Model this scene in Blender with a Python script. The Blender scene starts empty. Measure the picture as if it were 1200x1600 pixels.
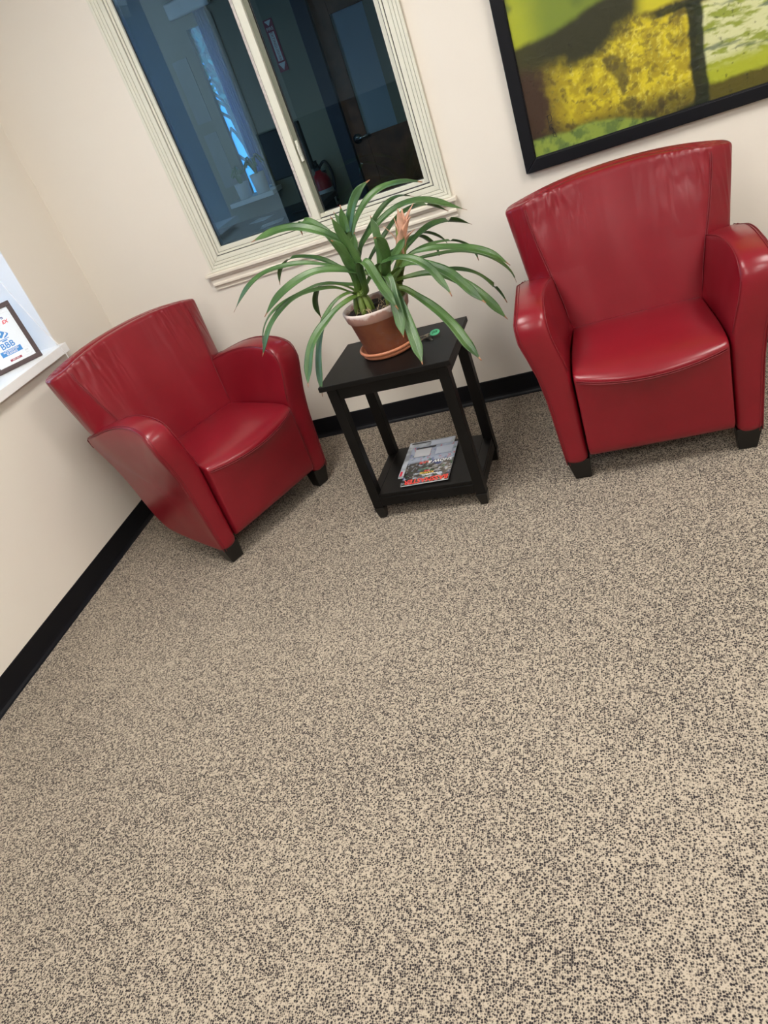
import bpy, bmesh, math, random
from mathutils import Vector, Matrix, noise

random.seed(7)
S = bpy.context.scene
COL = S.collection
R = math.radians

# ------------------------------------------------------------------ camera
cd = bpy.data.cameras.new('camera'); cam = bpy.data.objects.new('camera', cd); COL.objects.link(cam)
cd.sensor_fit = 'VERTICAL'; cd.sensor_height = 36.0; cd.sensor_width = 27.0
cd.lens = 1131.115 / 1600 * 36
RW = ((0.9272059, 0.1896347, -0.3229982), (-0.1583778, -0.5829691, -0.7969087), (-0.3394195, 0.7900542, -0.5104985))
m = Matrix.Identity(4)
for i in range(3):
    m[i][0] = RW[0][i]; m[i][1] = -RW[1][i]; m[i][2] = -RW[2][i]
m[0][3], m[1][3], m[2][3] = 2.38247, -3.19988, 1.53172
cam.matrix_world = m
cd.clip_start = 0.05; cd.clip_end = 200
S.camera = cam

# ------------------------------------------------------------------ world, exposure
S.view_settings.view_transform = 'Standard'; S.view_settings.look = 'None'
S.view_settings.gamma = 1.0; S.view_settings.use_curve_mapping = False
S.view_settings.exposure = 0.0
W = bpy.data.worlds.new('sky'); S.world = W; W.use_nodes = True
bg = W.node_tree.nodes['Background']; bg.inputs[0].default_value = (0.36, 0.62, 1.0, 1); bg.inputs[1].default_value = 4.2
CEIL_E = 23.5            # ceiling panel emission
CEIL_C = (1.0, 0.965, 0.915, 1)

# ------------------------------------------------------------------ materials
def newmat(name):
    mt = bpy.data.materials.new(name); mt.use_nodes = True
    nt = mt.node_tree; return mt, nt, nt.nodes['Principled BSDF']
def N(nt, typ, **kw):
    n = nt.nodes.new(typ)
    for k, v in kw.items():
        if hasattr(n, k): setattr(n, k, v)
        else: n.inputs[k.replace('_', ' ')].default_value = v
    return n
def ramp(nt, fac, stops):
    r = nt.nodes.new('ShaderNodeValToRGB'); e = r.color_ramp.elements
    while len(e) < len(stops): e.new(0.5)
    for el, (p, c) in zip(e, stops):
        el.position = p; el.color = (*c, 1)
    nt.links.new(fac, r.inputs[0]); return r.outputs[0]
def coords(nt, scale=(1, 1, 1), kind='Object', off=(0, 0, 0)):
    tc = nt.nodes.new('ShaderNodeTexCoord'); mp = nt.nodes.new('ShaderNodeMapping')
    mp.inputs['Scale'].default_value = scale; mp.inputs['Location'].default_value = off
    nt.links.new(tc.outputs[kind], mp.inputs[0]); return mp.outputs[0]
def bump(nt, b, h, strength, dist=0.001, prev=None):
    n = nt.nodes.new('ShaderNodeBump'); n.inputs['Strength'].default_value = strength
    n.inputs['Distance'].default_value = dist
    nt.links.new(h, n.inputs['Height'])
    if prev is not None: nt.links.new(prev, n.inputs['Normal'])
    if b is not None: nt.links.new(n.outputs[0], b.inputs['Normal'])
    return n.outputs[0]
def simple(name, col, rough=0.5, metal=0.0, var=0.06, nscale=20, bumps=0.0, spec=0.5, coat=0.0):
    mt, nt, b = newmat(name)
    c = coords(nt); n = N(nt, 'ShaderNodeTexNoise', Scale=nscale, Detail=4.0); nt.links.new(c, n.inputs['Vector'])
    lo = tuple(max(0, x * (1 - var)) for x in col); hi = tuple(min(1, x * (1 + var)) for x in col)
    nt.links.new(ramp(nt, n.outputs[0], [(0.3, lo), (0.7, hi)]), b.inputs['Base Color'])
    b.inputs['Roughness'].default_value = rough; b.inputs['Metallic'].default_value = metal
    b.inputs['Specular IOR Level'].default_value = spec
    if coat: b.inputs['Coat Weight'].default_value = coat
    if bumps: bump(nt, b, n.outputs[0], bumps)
    return mt
def emis(name, col, st):
    mt, nt, b = newmat(name); b.inputs['Emission Color'].default_value = (*col, 1); b.inputs['Emission Strength'].default_value = st
    b.inputs['Base Color'].default_value = (*col, 1); return mt

M = {}
# painted walls: fine orange-peel
def wallmat(name, col):
    mt, nt, b = newmat(name)
    c = coords(nt); n = N(nt, 'ShaderNodeTexNoise', Scale=1.6, Detail=3.0); nt.links.new(c, n.inputs['Vector'])
    nt.links.new(ramp(nt, n.outputs[0], [(0.3, tuple(x * .97 for x in col)), (0.7, col)]), b.inputs['Base Color'])
    n2 = N(nt, 'ShaderNodeTexNoise', Scale=260.0, Detail=3.0); nt.links.new(c, n2.inputs['Vector'])
    bump(nt, b, n2.outputs[0], 0.12, 0.001)
    b.inputs['Roughness'].default_value = 0.62; b.inputs['Specular IOR Level'].default_value = 0.3
    return mt
M['wall'] = wallmat('cream_wall_paint', (0.750, 0.70, 0.62))
M['reveal'] = wallmat('white_reveal_paint', (0.80, 0.80, 0.80))
M['wall_far'] = wallmat('taupe_wall_paint', (0.34, 0.32, 0.29))
M['ceil'] = wallmat('ceiling_white', (0.78, 0.77, 0.74))
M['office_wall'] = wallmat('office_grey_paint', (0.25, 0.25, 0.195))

def carpet():
    mt, nt, b = newmat('speckled_loop_carpet')
    c = coords(nt)
    v = N(nt, 'ShaderNodeTexVoronoi', Scale=212.0, Randomness=0.72); nt.links.new(c, v.inputs['Vector'])
    sep = N(nt, 'ShaderNodeSeparateColor'); nt.links.new(v.outputs['Color'], sep.inputs[0])
    # dark tufts (random size) set in pale loops
    a = N(nt, 'ShaderNodeMath', operation='MULTIPLY_ADD'); a.inputs[1].default_value = -0.30
    nt.links.new(sep.outputs[0], a.inputs[0]); nt.links.new(v.outputs['Distance'], a.inputs[2])
    fin = N(nt, 'ShaderNodeTexNoise', Scale=420.0, Detail=2.0); nt.links.new(c, fin.inputs['Vector'])
    b2 = N(nt, 'ShaderNodeMath', operation='MULTIPLY_ADD'); b2.inputs[1].default_value = 0.75
    nt.links.new(fin.outputs[0], b2.inputs[0]); nt.links.new(a.outputs[0], b2.inputs[2])
    big = N(nt, 'ShaderNodeTexNoise', Scale=1.6, Detail=4.0); nt.links.new(c, big.inputs['Vector'])
    sc = N(nt, 'ShaderNodeMath', operation='MULTIPLY_ADD'); sc.inputs[1].default_value = 0.14; nt.links.new(big.outputs[0], sc.inputs[0]); nt.links.new(b2.outputs[0], sc.inputs[2])
    col = ramp(nt, sc.outputs[0], [(0.54, (0.018, 0.015, 0.017)), (0.66, (0.076, 0.064, 0.058)), (0.79, (0.205, 0.174, 0.139)), (1.0, (0.40, 0.342, 0.268))])
    nt.links.new(col, b.inputs['Base Color'])
    b.inputs['Roughness'].default_value = 0.95; b.inputs['Specular IOR Level'].default_value = 0.15
    inv = N(nt, 'ShaderNodeMath', operation='SUBTRACT'); inv.inputs[0].default_value = 1.0
    nt.links.new(v.outputs['Distance'], inv.inputs[1])
    bump(nt, b, inv.outputs[0], 0.5, 0.002)
    return mt
M['carpet'] = carpet()

def leather(name, folds=0.0, foldscale=(9, 9, 1.2)):
    mt, nt, b = newmat(name)
    c = coords(nt)
    n = N(nt, 'ShaderNodeTexNoise', Scale=7.0, Detail=5.0, Roughness=0.6); nt.links.new(c, n.inputs['Vector'])
    nt.links.new(ramp(nt, n.outputs[0], [(0.3, (0.178, 0.0058, 0.0125)), (0.7, (0.208, 0.0076, 0.0155))]), b.inputs['Base Color'])
    v = N(nt, 'ShaderNodeTexVoronoi', Scale=420.0); nt.links.new(c, v.inputs['Vector'])
    nb = bump(nt, None, v.outputs['Distance'], 0.10, 0.0004)
    if folds:
        c2 = coords(nt, (8, 8, 0.9), off=(3.37, 7.81, 2.13)); f = N(nt, 'ShaderNodeTexNoise', Scale=1.0, Detail=0.5, Distortion=0.3); nt.links.new(c2, f.inputs['Vector'])
        nb = bump(nt, None, f.outputs[0], folds * .55, 0.03, nb)
        c3 = coords(nt, (26, 26, 3.0), off=(5.31, 2.77, 9.43)); g = N(nt, 'ShaderNodeTexNoise', Scale=1.0, Detail=1.0, Distortion=0.5); nt.links.new(c3, g.inputs['Vector'])
        sx = N(nt, 'ShaderNodeSeparateXYZ'); nt.links.new(coords(nt, off=(0, 0, 0)), sx.inputs[0])
        mz = N(nt, 'ShaderNodeMapRange'); mz.inputs['From Min'].default_value = .66; mz.inputs['From Max'].default_value = .86; nt.links.new(sx.outputs[2], mz.inputs['Value'])
        ab = N(nt, 'ShaderNodeMath', operation='ABSOLUTE'); nt.links.new(sx.outputs[0], ab.inputs[0])
        mx = N(nt, 'ShaderNodeMapRange'); mx.inputs['From Min'].default_value = .06; mx.inputs['From Max'].default_value = .24; nt.links.new(ab.outputs[0], mx.inputs['Value'])
        mm = N(nt, 'ShaderNodeMath', operation='MULTIPLY'); nt.links.new(mz.outputs[0], mm.inputs[0]); nt.links.new(mx.outputs[0], mm.inputs[1])
        mh = N(nt, 'ShaderNodeMath', operation='MULTIPLY'); nt.links.new(mm.outputs[0], mh.inputs[0]); nt.links.new(g.outputs[0], mh.inputs[1])
        nb = bump(nt, None, mh.outputs[0], .85, 0.018, nb)
    else:
        f = N(nt, 'ShaderNodeTexNoise', Scale=6.0, Detail=1.0); nt.links.new(c, f.inputs['Vector'])
        nb = bump(nt, None, f.outputs[0], 0.25, 0.01, nb)
    nt.links.new(nb, b.inputs['Normal'])
    rr = N(nt, 'ShaderNodeMapRange'); rr.inputs['To Min'].default_value = 0.28; rr.inputs['To Max'].default_value = 0.34
    nt.links.new(n.outputs[0], rr.inputs['Value']); nt.links.new(rr.outputs[0], b.inputs['Roughness'])
    b.inputs['Specular IOR Level'].default_value = 0.36
    b.inputs['Coat Weight'].default_value = 0.14; b.inputs['Coat Roughness'].default_value = 0.15
    return mt
M['leather'] = leather('red_grained_leather')
M['leather_fold'] = leather('red_creased_leather', 0.8)
M['thread'] = simple('red_thread', (0.16, 0.006, 0.012), 0.6)
M['black_wood'] = simple('espresso_black_wood', (0.0042, 0.0038, 0.0036), 0.42, var=0.3, nscale=9, bumps=0.03, spec=0.2)
M['black_gloss'] = simple('black_lacquered_foot', (0.004, 0.0035, 0.003), 0.32, var=0.2)
M['vinyl'] = simple('black_vinyl_base', (0.0020, 0.0026, 0.0050), 0.45, var=0.2, nscale=6, bumps=0.05, spec=0.3)
M['frame_black'] = simple('matt_black_moulding', (0.0035, 0.0040, 0.0065), 0.5, var=0.15, spec=0.22)
M['vinyl_white'] = simple('almond_window_vinyl', (0.66, 0.65, 0.55), 0.42, var=0.02)
M['vinyl_cream'] = simple('cream_trim_paint', (0.72, 0.66, 0.56), 0.5, var=0.03)
M['weather'] = simple('grey_weatherstrip', (0.50, 0.46, 0.43), 0.9, var=0.2, nscale=90)
M['sash_shade'] = simple('olive_grey_sash_channel', (0.16, 0.17, 0.13), 0.5)
M['gasket'] = simple('dark_glazing_gasket', (0.03, 0.03, 0.03), 0.6)
M['white'] = simple('white_paint', (0.80, 0.80, 0.80), 0.4, var=0.02)
M['sillwhite'] = simple('white_sill_paint', (0.88, 0.88, 0.87), 0.35, var=0.02)
M['cord'] = simple('white_cord', (0.92, 0.92, 0.92), 0.7)

def glass(name, tint, ior=1.5, refl=1.0, rtint=(1, 1, 1)):
    mt = bpy.data.materials.new(name); mt.use_nodes = True; nt = mt.node_tree; nt.nodes.clear()
    out = nt.nodes.new('ShaderNodeOutputMaterial'); mix = nt.nodes.new('ShaderNodeMixShader')
    tr = nt.nodes.new('ShaderNodeBsdfTransparent'); gl = nt.nodes.new('ShaderNodeBsdfGlossy'); fr = nt.nodes.new('ShaderNodeFresnel')
    tr.inputs[0].default_value = (*tint, 1); gl.inputs['Roughness'].default_value = 0.0; gl.inputs[0].default_value = (*rtint, 1); fr.inputs[0].default_value = ior
    mu = N(nt, 'ShaderNodeMath', operation='MULTIPLY'); mu.inputs[1].default_value = refl
    nt.links.new(fr.outputs[0], mu.inputs[0])
    nt.links.new(mu.outputs[0], mix.inputs[0]); nt.links.new(tr.outputs[0], mix.inputs[1]); nt.links.new(gl.outputs[0], mix.inputs[2])
    nt.links.new(mix.outputs[0], out.inputs[0]); return mt
M['glass'] = glass('window_glass', (0.80, 0.88, 0.88), 1.8, 1.0, (.42, .66, 1.0))
M['glass_dimmer'] = glass('sky_dimming_glass', (0.25, 0.52, 0.66))  # tint added to dim the sky behind the narrow office window
M['glass_clear'] = glass('clear_glass', (0.97, 0.98, 0.98))

def terracotta():
    mt, nt, b = newmat('weathered_terracotta')
    c = coords(nt)
    n = N(nt, 'ShaderNodeTexNoise', Scale=14.0, Detail=6.0, Roughness=0.6); nt.links.new(c, n.inputs['Vector'])
    base = ramp(nt, n.outputs[0], [(0.3, (0.22, 0.062, 0.040)), (0.55, (0.30, 0.105, 0.050)), (0.75, (0.27, 0.12, 0.09))])
    # white lime deposit on the rim and in a few patches
    sx = N(nt, 'ShaderNodeSeparateXYZ'); nt.links.new(coords(nt, off=(0, 0, 0)), sx.inputs[0])
    n2 = N(nt, 'ShaderNodeTexNoise', Scale=26.0, Detail=5.0); nt.links.new(c, n2.inputs['Vector'])
    ma = N(nt, 'ShaderNodeMath', operation='MULTIPLY_ADD'); ma.inputs[1].default_value = 0.055; nt.links.new(n2.outputs[0], ma.inputs[0]); nt.links.new(sx.outputs[2], ma.inputs[2])
    mr = N(nt, 'ShaderNodeMapRange'); mr.inputs['From Min'].default_value = 0.184; mr.inputs['From Max'].default_value = 0.196
    nt.links.new(ma.outputs[0], mr.inputs['Value'])
    n3 = N(nt, 'ShaderNodeTexNoise', Scale=9.0, Detail=7.0, Roughness=0.75); nt.links.new(c, n3.inputs['Vector'])
    pr = N(nt, 'ShaderNodeMapRange'); pr.inputs['From Min'].default_value = 0.60; pr.inputs['From Max'].default_value = 0.76; pr.inputs['To Max'].default_value = 0.45
    nt.links.new(n3.outputs[0], pr.inputs['Value'])
    mx = N(nt, 'ShaderNodeMath', operation='MAXIMUM'); nt.links.new(mr.outputs[0], mx.inputs[0]); nt.links.new(pr.outputs[0], mx.inputs[1])
    # paler band
    mb = N(nt, 'ShaderNodeMapRange'); mb.inputs['From Min'].default_value = 0.136; mb.inputs['From Max'].default_value = 0.140; mb.inputs['To Max'].default_value = 0.28
    nt.links.new(sx.outputs[2], mb.inputs['Value'])
    mx2 = N(nt, 'ShaderNodeMath', operation='MAXIMUM'); nt.links.new(mx.outputs[0], mx2.inputs[0]); nt.links.new(mb.outputs[0], mx2.inputs[1])
    mix = N(nt, 'ShaderNodeMix', data_type='RGBA'); nt.links.new(mx2.outputs[0], mix.inputs[0])
    nt.links.new(base, mix.inputs[6]); mix.inputs[7].default_value = (0.60, 0.50, 0.46, 1)
    nt.links.new(mix.outputs[2], b.inputs['Base Color']); b.inputs['Roughness'].default_value = 0.7
    bump(nt, b, n2.outputs[0], 0.3, 0.002)
    return mt
M['terracotta'] = terracotta()
M['saucer'] = simple('terracotta_saucer_clay', (0.46, 0.17, 0.085), 0.45, var=0.1)
M['soil'] = simple('dark_potting_soil', (0.035, 0.024, 0.017), 0.95, var=0.7, nscale=90, bumps=0.8)
M['straw'] = simple('dry_root_fibre', (0.45, 0.33, 0.19), 0.8, var=0.3)
def leafmat():
    mt, nt, b = newmat('strap_leaf_green')
    a = N(nt, 'ShaderNodeAttribute', attribute_name='leafuv')
    sx = N(nt, 'ShaderNodeSeparateXYZ'); nt.links.new(a.outputs['Vector'], sx.inputs[0])   # x across -1..1, y along 0..1, z random
    w = N(nt, 'ShaderNodeMath', operation='MULTIPLY'); w.inputs[1].default_value = 28.0; nt.links.new(sx.outputs[0], w.inputs[0])
    s = N(nt, 'ShaderNodeMath', operation='SINE'); nt.links.new(w.outputs[0], s.inputs[0])
    c = coords(nt); n = N(nt, 'ShaderNodeTexNoise', Scale=9.0, Detail=3.0); nt.links.new(c, n.inputs['Vector'])
    f = N(nt, 'ShaderNodeMath', operation='MULTIPLY_ADD'); f.inputs[1].default_value = 0.10; nt.links.new(s.outputs[0], f.inputs[0]); nt.links.new(n.outputs[0], f.inputs[2])
    green = ramp(nt, f.outputs[0], [(0.30, (0.020, 0.058, 0.018)), (0.52, (0.048, 0.112, 0.024)), (0.75, (0.085, 0.165, 0.050))])
    along = ramp(nt, sx.outputs[1], [(0.0, (1, 1, 1)), (0.30, (0, 0, 0))])
    mix = N(nt, 'ShaderNodeMix', data_type='RGBA'); nt.links.new(along, mix.inputs[0]); nt.links.new(green, mix.inputs[6]); mix.inputs[7].default_value = (0.12, 0.19, 0.035, 1)
    n2 = N(nt, 'ShaderNodeTexNoise', Scale=60.0); nt.links.new(c, n2.inputs['Vector'])
    ty = N(nt, 'ShaderNodeMath', operation='MULTIPLY_ADD'); ty.inputs[1].default_value = 0.05; nt.links.new(n2.outputs[0], ty.inputs[0]); nt.links.new(sx.outputs[1], ty.inputs[2])
    tip = ramp(nt, ty.outputs[0], [(0.985, (0, 0, 0)), (1.0, (1, 1, 1))])
    mix2 = N(nt, 'ShaderNodeMix', data_type='RGBA'); nt.links.new(tip, mix2.inputs[0]); nt.links.new(mix.outputs[2], mix2.inputs[6]); mix2.inputs[7].default_value = (0.30, 0.13, 0.06, 1)
    nt.links.new(mix2.outputs[2], b.inputs['Base Color']); b.inputs['Roughness'].default_value = 0.34
    b.inputs['Specular IOR Level'].default_value = 0.5
    b.inputs['Subsurface Weight'].default_value = 0.0
    bump(nt, b, s.outputs[0], 0.25, 0.0006)
    return mt
M['leaf'] = leafmat()
M['bract'] = simple('peach_bract', (0.56, 0.31, 0.21), 0.6, var=0.2, nscale=40)
M['bract_green'] = simple('yellow_green_bract', (0.13, 0.19, 0.035), 0.5, var=0.25, nscale=30)
M['chrome'] = simple('chrome', (0.7, 0.7, 0.7), 0.2, 1.0)
M['key'] = simple('brass_key_metal', (0.42, 0.36, 0.26), 0.35, 1.0)
M['green_tag'] = simple('green_plastic_tag', (0.12, 0.62, 0.30), 0.4)
M['dark_green'] = simple('dark_green_print', (0.02, 0.20, 0.08), 0.5)
M['paper'] = simple('white_paper', (0.78, 0.80, 0.82), 0.5, var=0.02)
M['mag_label'] = simple('address_label_paper', (0.48, 0.53, 0.62), 0.4, var=0.04)
M['cert_frame'] = simple('dark_brown_frame', (0.065, 0.040, 0.042), 0.4, var=0.2)
M['blue_print'] = simple('blue_print', (0.05, 0.25, 0.62), 0.5, var=0.03)
M['navy_print'] = simple('navy_print', (0.03, 0.05, 0.25), 0.5)
M['red_print'] = simple('red_print', (0.70, 0.03, 0.06), 0.5)
M['maroon_print'] = simple('maroon_print', (0.30, 0.03, 0.06), 0.5)
M['cert_paper'] = simple('cool_white_card', (0.78, 0.84, 0.90), 0.5, var=0.01)
M['grey_print'] = simple('grey_print', (0.55, 0.56, 0.58), 0.5)
M['black_print'] = simple('black_print', (0.02, 0.02, 0.02), 0.5)
M['white_print'] = simple('white_print', (0.85, 0.85, 0.85), 0.5, var=0.01)
M['yellow_print'] = simple('yellow_print', (0.75, 0.50, 0.05), 0.5)
M['mag_red'] = simple('magazine_title_red', (0.70, 0.05, 0.03), 0.35)
M['navy_post'] = simple('navy_paint', (0.012, 0.022, 0.050), 0.5)
M['door_wood'] = simple('stained_oak_door', (0.16, 0.060, 0.030), 0.45, var=0.35, nscale=12)
M['frosted'] = simple('frosted_door_glass', (0.30, 0.38, 0.48), 0.5, var=0.05, nscale=2)
M['sign_red'] = simple('sign_red', (0.30, 0.02, 0.05), 0.4)
M['ext_red'] = simple('extinguisher_red', (0.55, 0.02, 0.03), 0.3)
M['rubber'] = simple('black_rubber', (0.012, 0.012, 0.012), 0.5)
M['pot_white'] = simple('white_ceramic', (0.80, 0.84, 0.88), 0.35)
M['succulent'] = simple('succulent_green', (0.08, 0.20, 0.05), 0.5, var=0.3)
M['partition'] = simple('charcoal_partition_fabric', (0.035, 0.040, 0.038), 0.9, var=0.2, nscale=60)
M['poster'] = simple('pale_notice_paper', (0.26, 0.28, 0.26), 0.6, var=0.05)
M['blind'] = simple('white_blind_slat', (0.72, 0.74, 0.76), 0.45)
M['bark'] = simple('bark', (0.10, 0.075, 0.06), 0.9)
M['tree_leaf'] = simple('tree_leaf', (0.25, 0.40, 0.24), 0.6, var=0.4)
M['screen'] = simple('monitor_plastic', (0.012, 0.013, 0.014), 0.45)

# ------------------------------------------------------------------ helpers
def link(o, parent=None):
    COL.objects.link(o)
    if parent is not None: o.parent = parent
    return o
def meshobj(name, verts, faces, mat, parent=None, smooth=False, sub=0, bev=0.0, bseg=2, mats=None, fm=None, angle=35):
    me = bpy.data.meshes.new(name); me.from_pydata([tuple(v) for v in verts], [], faces)
    bm = bmesh.new(); bm.from_mesh(me); bmesh.ops.recalc_face_normals(bm, faces=bm.faces)
    bm.to_mesh(me); bm.free()
    o = bpy.data.objects.new(name, me); link(o, parent)
    if mats:
        for k in mats: me.materials.append(k)
        if fm:
            for p, i in zip(me.polygons, fm): p.material_index = i
    else: me.materials.append(mat)
    if smooth:
        for p in me.polygons: p.use_smooth = True
    if bev:
        b = o.modifiers.new('bevel', 'BEVEL'); b.width = bev; b.segments = bseg; b.limit_method = 'ANGLE'; b.angle_limit = R(angle)
    if sub:
        s = o.modifiers.new('sub', 'SUBSURF'); s.levels = sub; s.render_levels = sub
    return o
class MB:
    def __init__(s): s.v = []; s.f = []
    def quad(s, *p):
        i = len(s.v); s.v += [tuple(q) for q in p]; s.f.append(tuple(range(i, i + len(p))))
    def box(s, x0, x1, y0, y1, z0, z1, mt=None):
        i = len(s.v)
        c = [(x0, y0, z0), (x1, y0, z0), (x1, y1, z0), (x0, y1, z0), (x0, y0, z1), (x1, y0, z1), (x1, y1, z1), (x0, y1, z1)]
        if mt is not None: c = [tuple(mt @ Vector(q)) for q in c]
        s.v += c
        for f in ((0, 3, 2, 1), (4, 5, 6, 7), (0, 1, 5, 4), (1, 2, 6, 5), (2, 3, 7, 6), (3, 0, 4, 7)): s.f.append(tuple(i + k for k in f))
        return s
    def hexa(s, bot, top):
        i = len(s.v); s.v += [tuple(q) for q in bot] + [tuple(q) for q in top]
        for f in ((0, 3, 2, 1), (4, 5, 6, 7), (0, 1, 5, 4), (1, 2, 6, 5), (2, 3, 7, 6), (3, 0, 4, 7)): s.f.append(tuple(i + k for k in f))
        return s
    def tube(s, pts, r, n=8, cap=True):
        pts = [Vector(p) for p in pts]; i0 = len(s.v); up = Vector((0.13, 0.21, 1)).normalized()
        rs = r if isinstance(r, (list, tuple)) else [r] * len(pts)
        for k, p in enumerate(pts):
            t = (pts[min(k + 1, len(pts) - 1)] - pts[max(k - 1, 0)]).normalized()
            a = t.cross(up)
            if a.length < 1e-4: a = t.cross(Vector((1, 0, 0)))
            a.normalize(); b = t.cross(a)
            for j in range(n):
                th = 2 * math.pi * j / n; s.v.append(tuple(p + (a * math.cos(th) + b * math.sin(th)) * rs[k]))
        for k in range(len(pts) - 1):
            for j in range(n):
                s.f.append((i0 + k * n + j, i0 + k * n + (j + 1) % n, i0 + (k + 1) * n + (j + 1) % n, i0 + (k + 1) * n + j))
        if cap:
            s.f.append(tuple(i0 + j for j in range(n))); s.f.append(tuple(i0 + (len(pts) - 1) * n + j for j in range(n)))
        return s
    def lathe(s, prof, n=48, cx=0, cy=0, cz=0, jit=None):
        i0 = len(s.v)
        for (r, z) in prof:
            for j in range(n):
                th = 2 * math.pi * j / n; s.v.append((cx + r * math.cos(th), cy + r * math.sin(th), cz + z))
        for k in range(len(prof) - 1):
            for j in range(n): s.f.append((i0 + k * n + j, i0 + k * n + (j + 1) % n, i0 + (k + 1) * n + (j + 1) % n, i0 + (k + 1) * n + j))
        return s
    def disc(s, r, z, n=48, cx=0, cy=0):
        i = len(s.v); s.v += [(cx + r * math.cos(2 * math.pi * j / n), cy + r * math.sin(2 * math.pi * j / n), z) for j in range(n)]
        s.f.append(tuple(range(i, i + n))); return s
    def build(s, name, mat, parent=None, **k): return meshobj(name, s.v, s.f, mat, parent, **k)
def smoothpts(pts, n=6):
    P = [Vector(p) for p in pts]; out = []
    for i in range(len(P) - 1):
        p0 = P[max(i - 1, 0)]; p1 = P[i]; p2 = P[i + 1]; p3 = P[min(i + 2, len(P) - 1)]
        for k in range(n):
            t = k / n
            out.append(0.5 * ((2 * p1) + (-p0 + p2) * t + (2 * p0 - 5 * p1 + 4 * p2 - p3) * t * t + (-p0 + 3 * p1 - 3 * p2 + p3) * t ** 3))
    out.append(P[-1]); return out
def empty(name, loc=(0, 0, 0), rz=0.0, label=None, cat=None, group=None):
    o = bpy.data.objects.new(name, None); link(o); o.location = loc; o.rotation_euler = (0, 0, rz); o.empty_display_size = 0.1
    if label: o['label'] = label
    if cat: o['category'] = cat
    if group: o['group'] = group
    return o
def tag(o, label, cat, group=None):
    o['label'] = label; o['category'] = cat
    if group: o['group'] = group
    return o
def struct(o, label=None, cat=None):
    o['kind'] = 'structure'
    if label: o['label'] = label
    if cat: o['category'] = cat
    return o
def text(name, body, size, mat, parent, mt, ext=0.0003, align='CENTER', shear=0.0, sx=1.0, bold=0.0):
    c = bpy.data.curves.new(name, 'FONT'); c.body = body; c.size = size; c.extrude = ext; c.align_x = align; c.align_y = 'CENTER'; c.shear = shear
    c.offset = bold; c.resolution_u = 3
    t = bpy.data.objects.new(name + '_tmp', c); COL.objects.link(t)
    dg = bpy.context.evaluated_depsgraph_get(); dg.update()
    me = bpy.data.meshes.new_from_object(t.evaluated_get(dg))
    bpy.data.objects.remove(t)
    me.name = name; me.materials.clear(); me.materials.append(mat)
    me.transform(mt @ Matrix.Diagonal((sx, 1, 1, 1)))
    o = bpy.data.objects.new(name, me); link(o, parent); return o

# ================================================================== THE ROOM
CE = 2.70
XW = -1.6      # the waiting room opens out to the left behind the camera
o = MB().box(XW, 5.6, -8.6, 0.0, -0.10, 0).build('floor', M['carpet']); struct(o, 'speckled beige and dark brown loop carpet floor', 'floor')
o = MB().box(XW, 5.6, -8.6, 0.0, CE, CE + .1).build('ceiling', M['ceil']); struct(o, 'white ceiling of the waiting room', 'ceiling')
# back wall with the interior window opening
OX0, OX1, OZ0, OZ1 = 0.700, 1.790, 0.995, 2.20
b = MB(); T = 0.14
b.box(-0.35, OX0, 0, T, -.1, CE); b.box(OX1, 5.6, 0, T, -.1, CE); b.box(OX0, OX1, 0, T, -.1, OZ0); b.box(OX0, OX1, 0, T, OZ1, CE)
struct(b.build('wall_back', M['wall']), 'cream back wall holding the interior window and the painting', 'wall')
# left wall with the recessed daylight window
LY0, LY1, LZ0, LZ1 = -1.80, -0.430, 0.905, 2.30
b = MB(); D = 0.34
b.box(-D, 0, LY1, 0, -.1, CE); b.box(-D, 0, -2.78, LY0, -.1, CE); b.box(-D, 0, LY0, LY1, -.1, LZ0); b.box(-D, 0, LY0, LY1, LZ1, CE)
struct(b.build('wall_left', M['wall']), 'cream left wall with the recessed daylight window', 'wall')
b = MB(); e = .004
b.box(-D + .05, 0.0005, LY1 - e, LY1, LZ0, LZ1); b.box(-D + .05, 0.0005, LY0, LY0 + e, LZ0, LZ1); b.box(-D + .05, 0.0005, LY0, LY1, LZ1 - e, LZ1)
struct(b.build('trim_reveal', M['reveal']), 'white painted reveal lining the left window recess', 'trim')
b = MB(); b.tube([(0.001, -.001, .1), (0.001, -.001, CE)], .0022, 6)
struct(b.build('trim_corner_bead', M['wall']), 'caulked bead down the room corner', 'trim')
b = MB(); b.box(5.6, 5.7, -8.6, .14, -.1, CE); struct(b.build('wall_right', M['wall']), 'cream right wall out of view', 'wall')
b = MB(); b.box(XW - .1, 5.7, -8.7, -8.6, -.1, CE); struct(b.build('wall_front', M['wall_far']), 'taupe wall behind the camera', 'wall')
b = MB(); b.box(XW - .1, XW, -8.7, -2.78, -.1, CE); b.box(XW, -D, -2.80, -2.70, -.1, CE)
struct(b.build('wall_alcove', M['wall']), 'cream wall of the side area behind the camera', 'wall')
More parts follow.
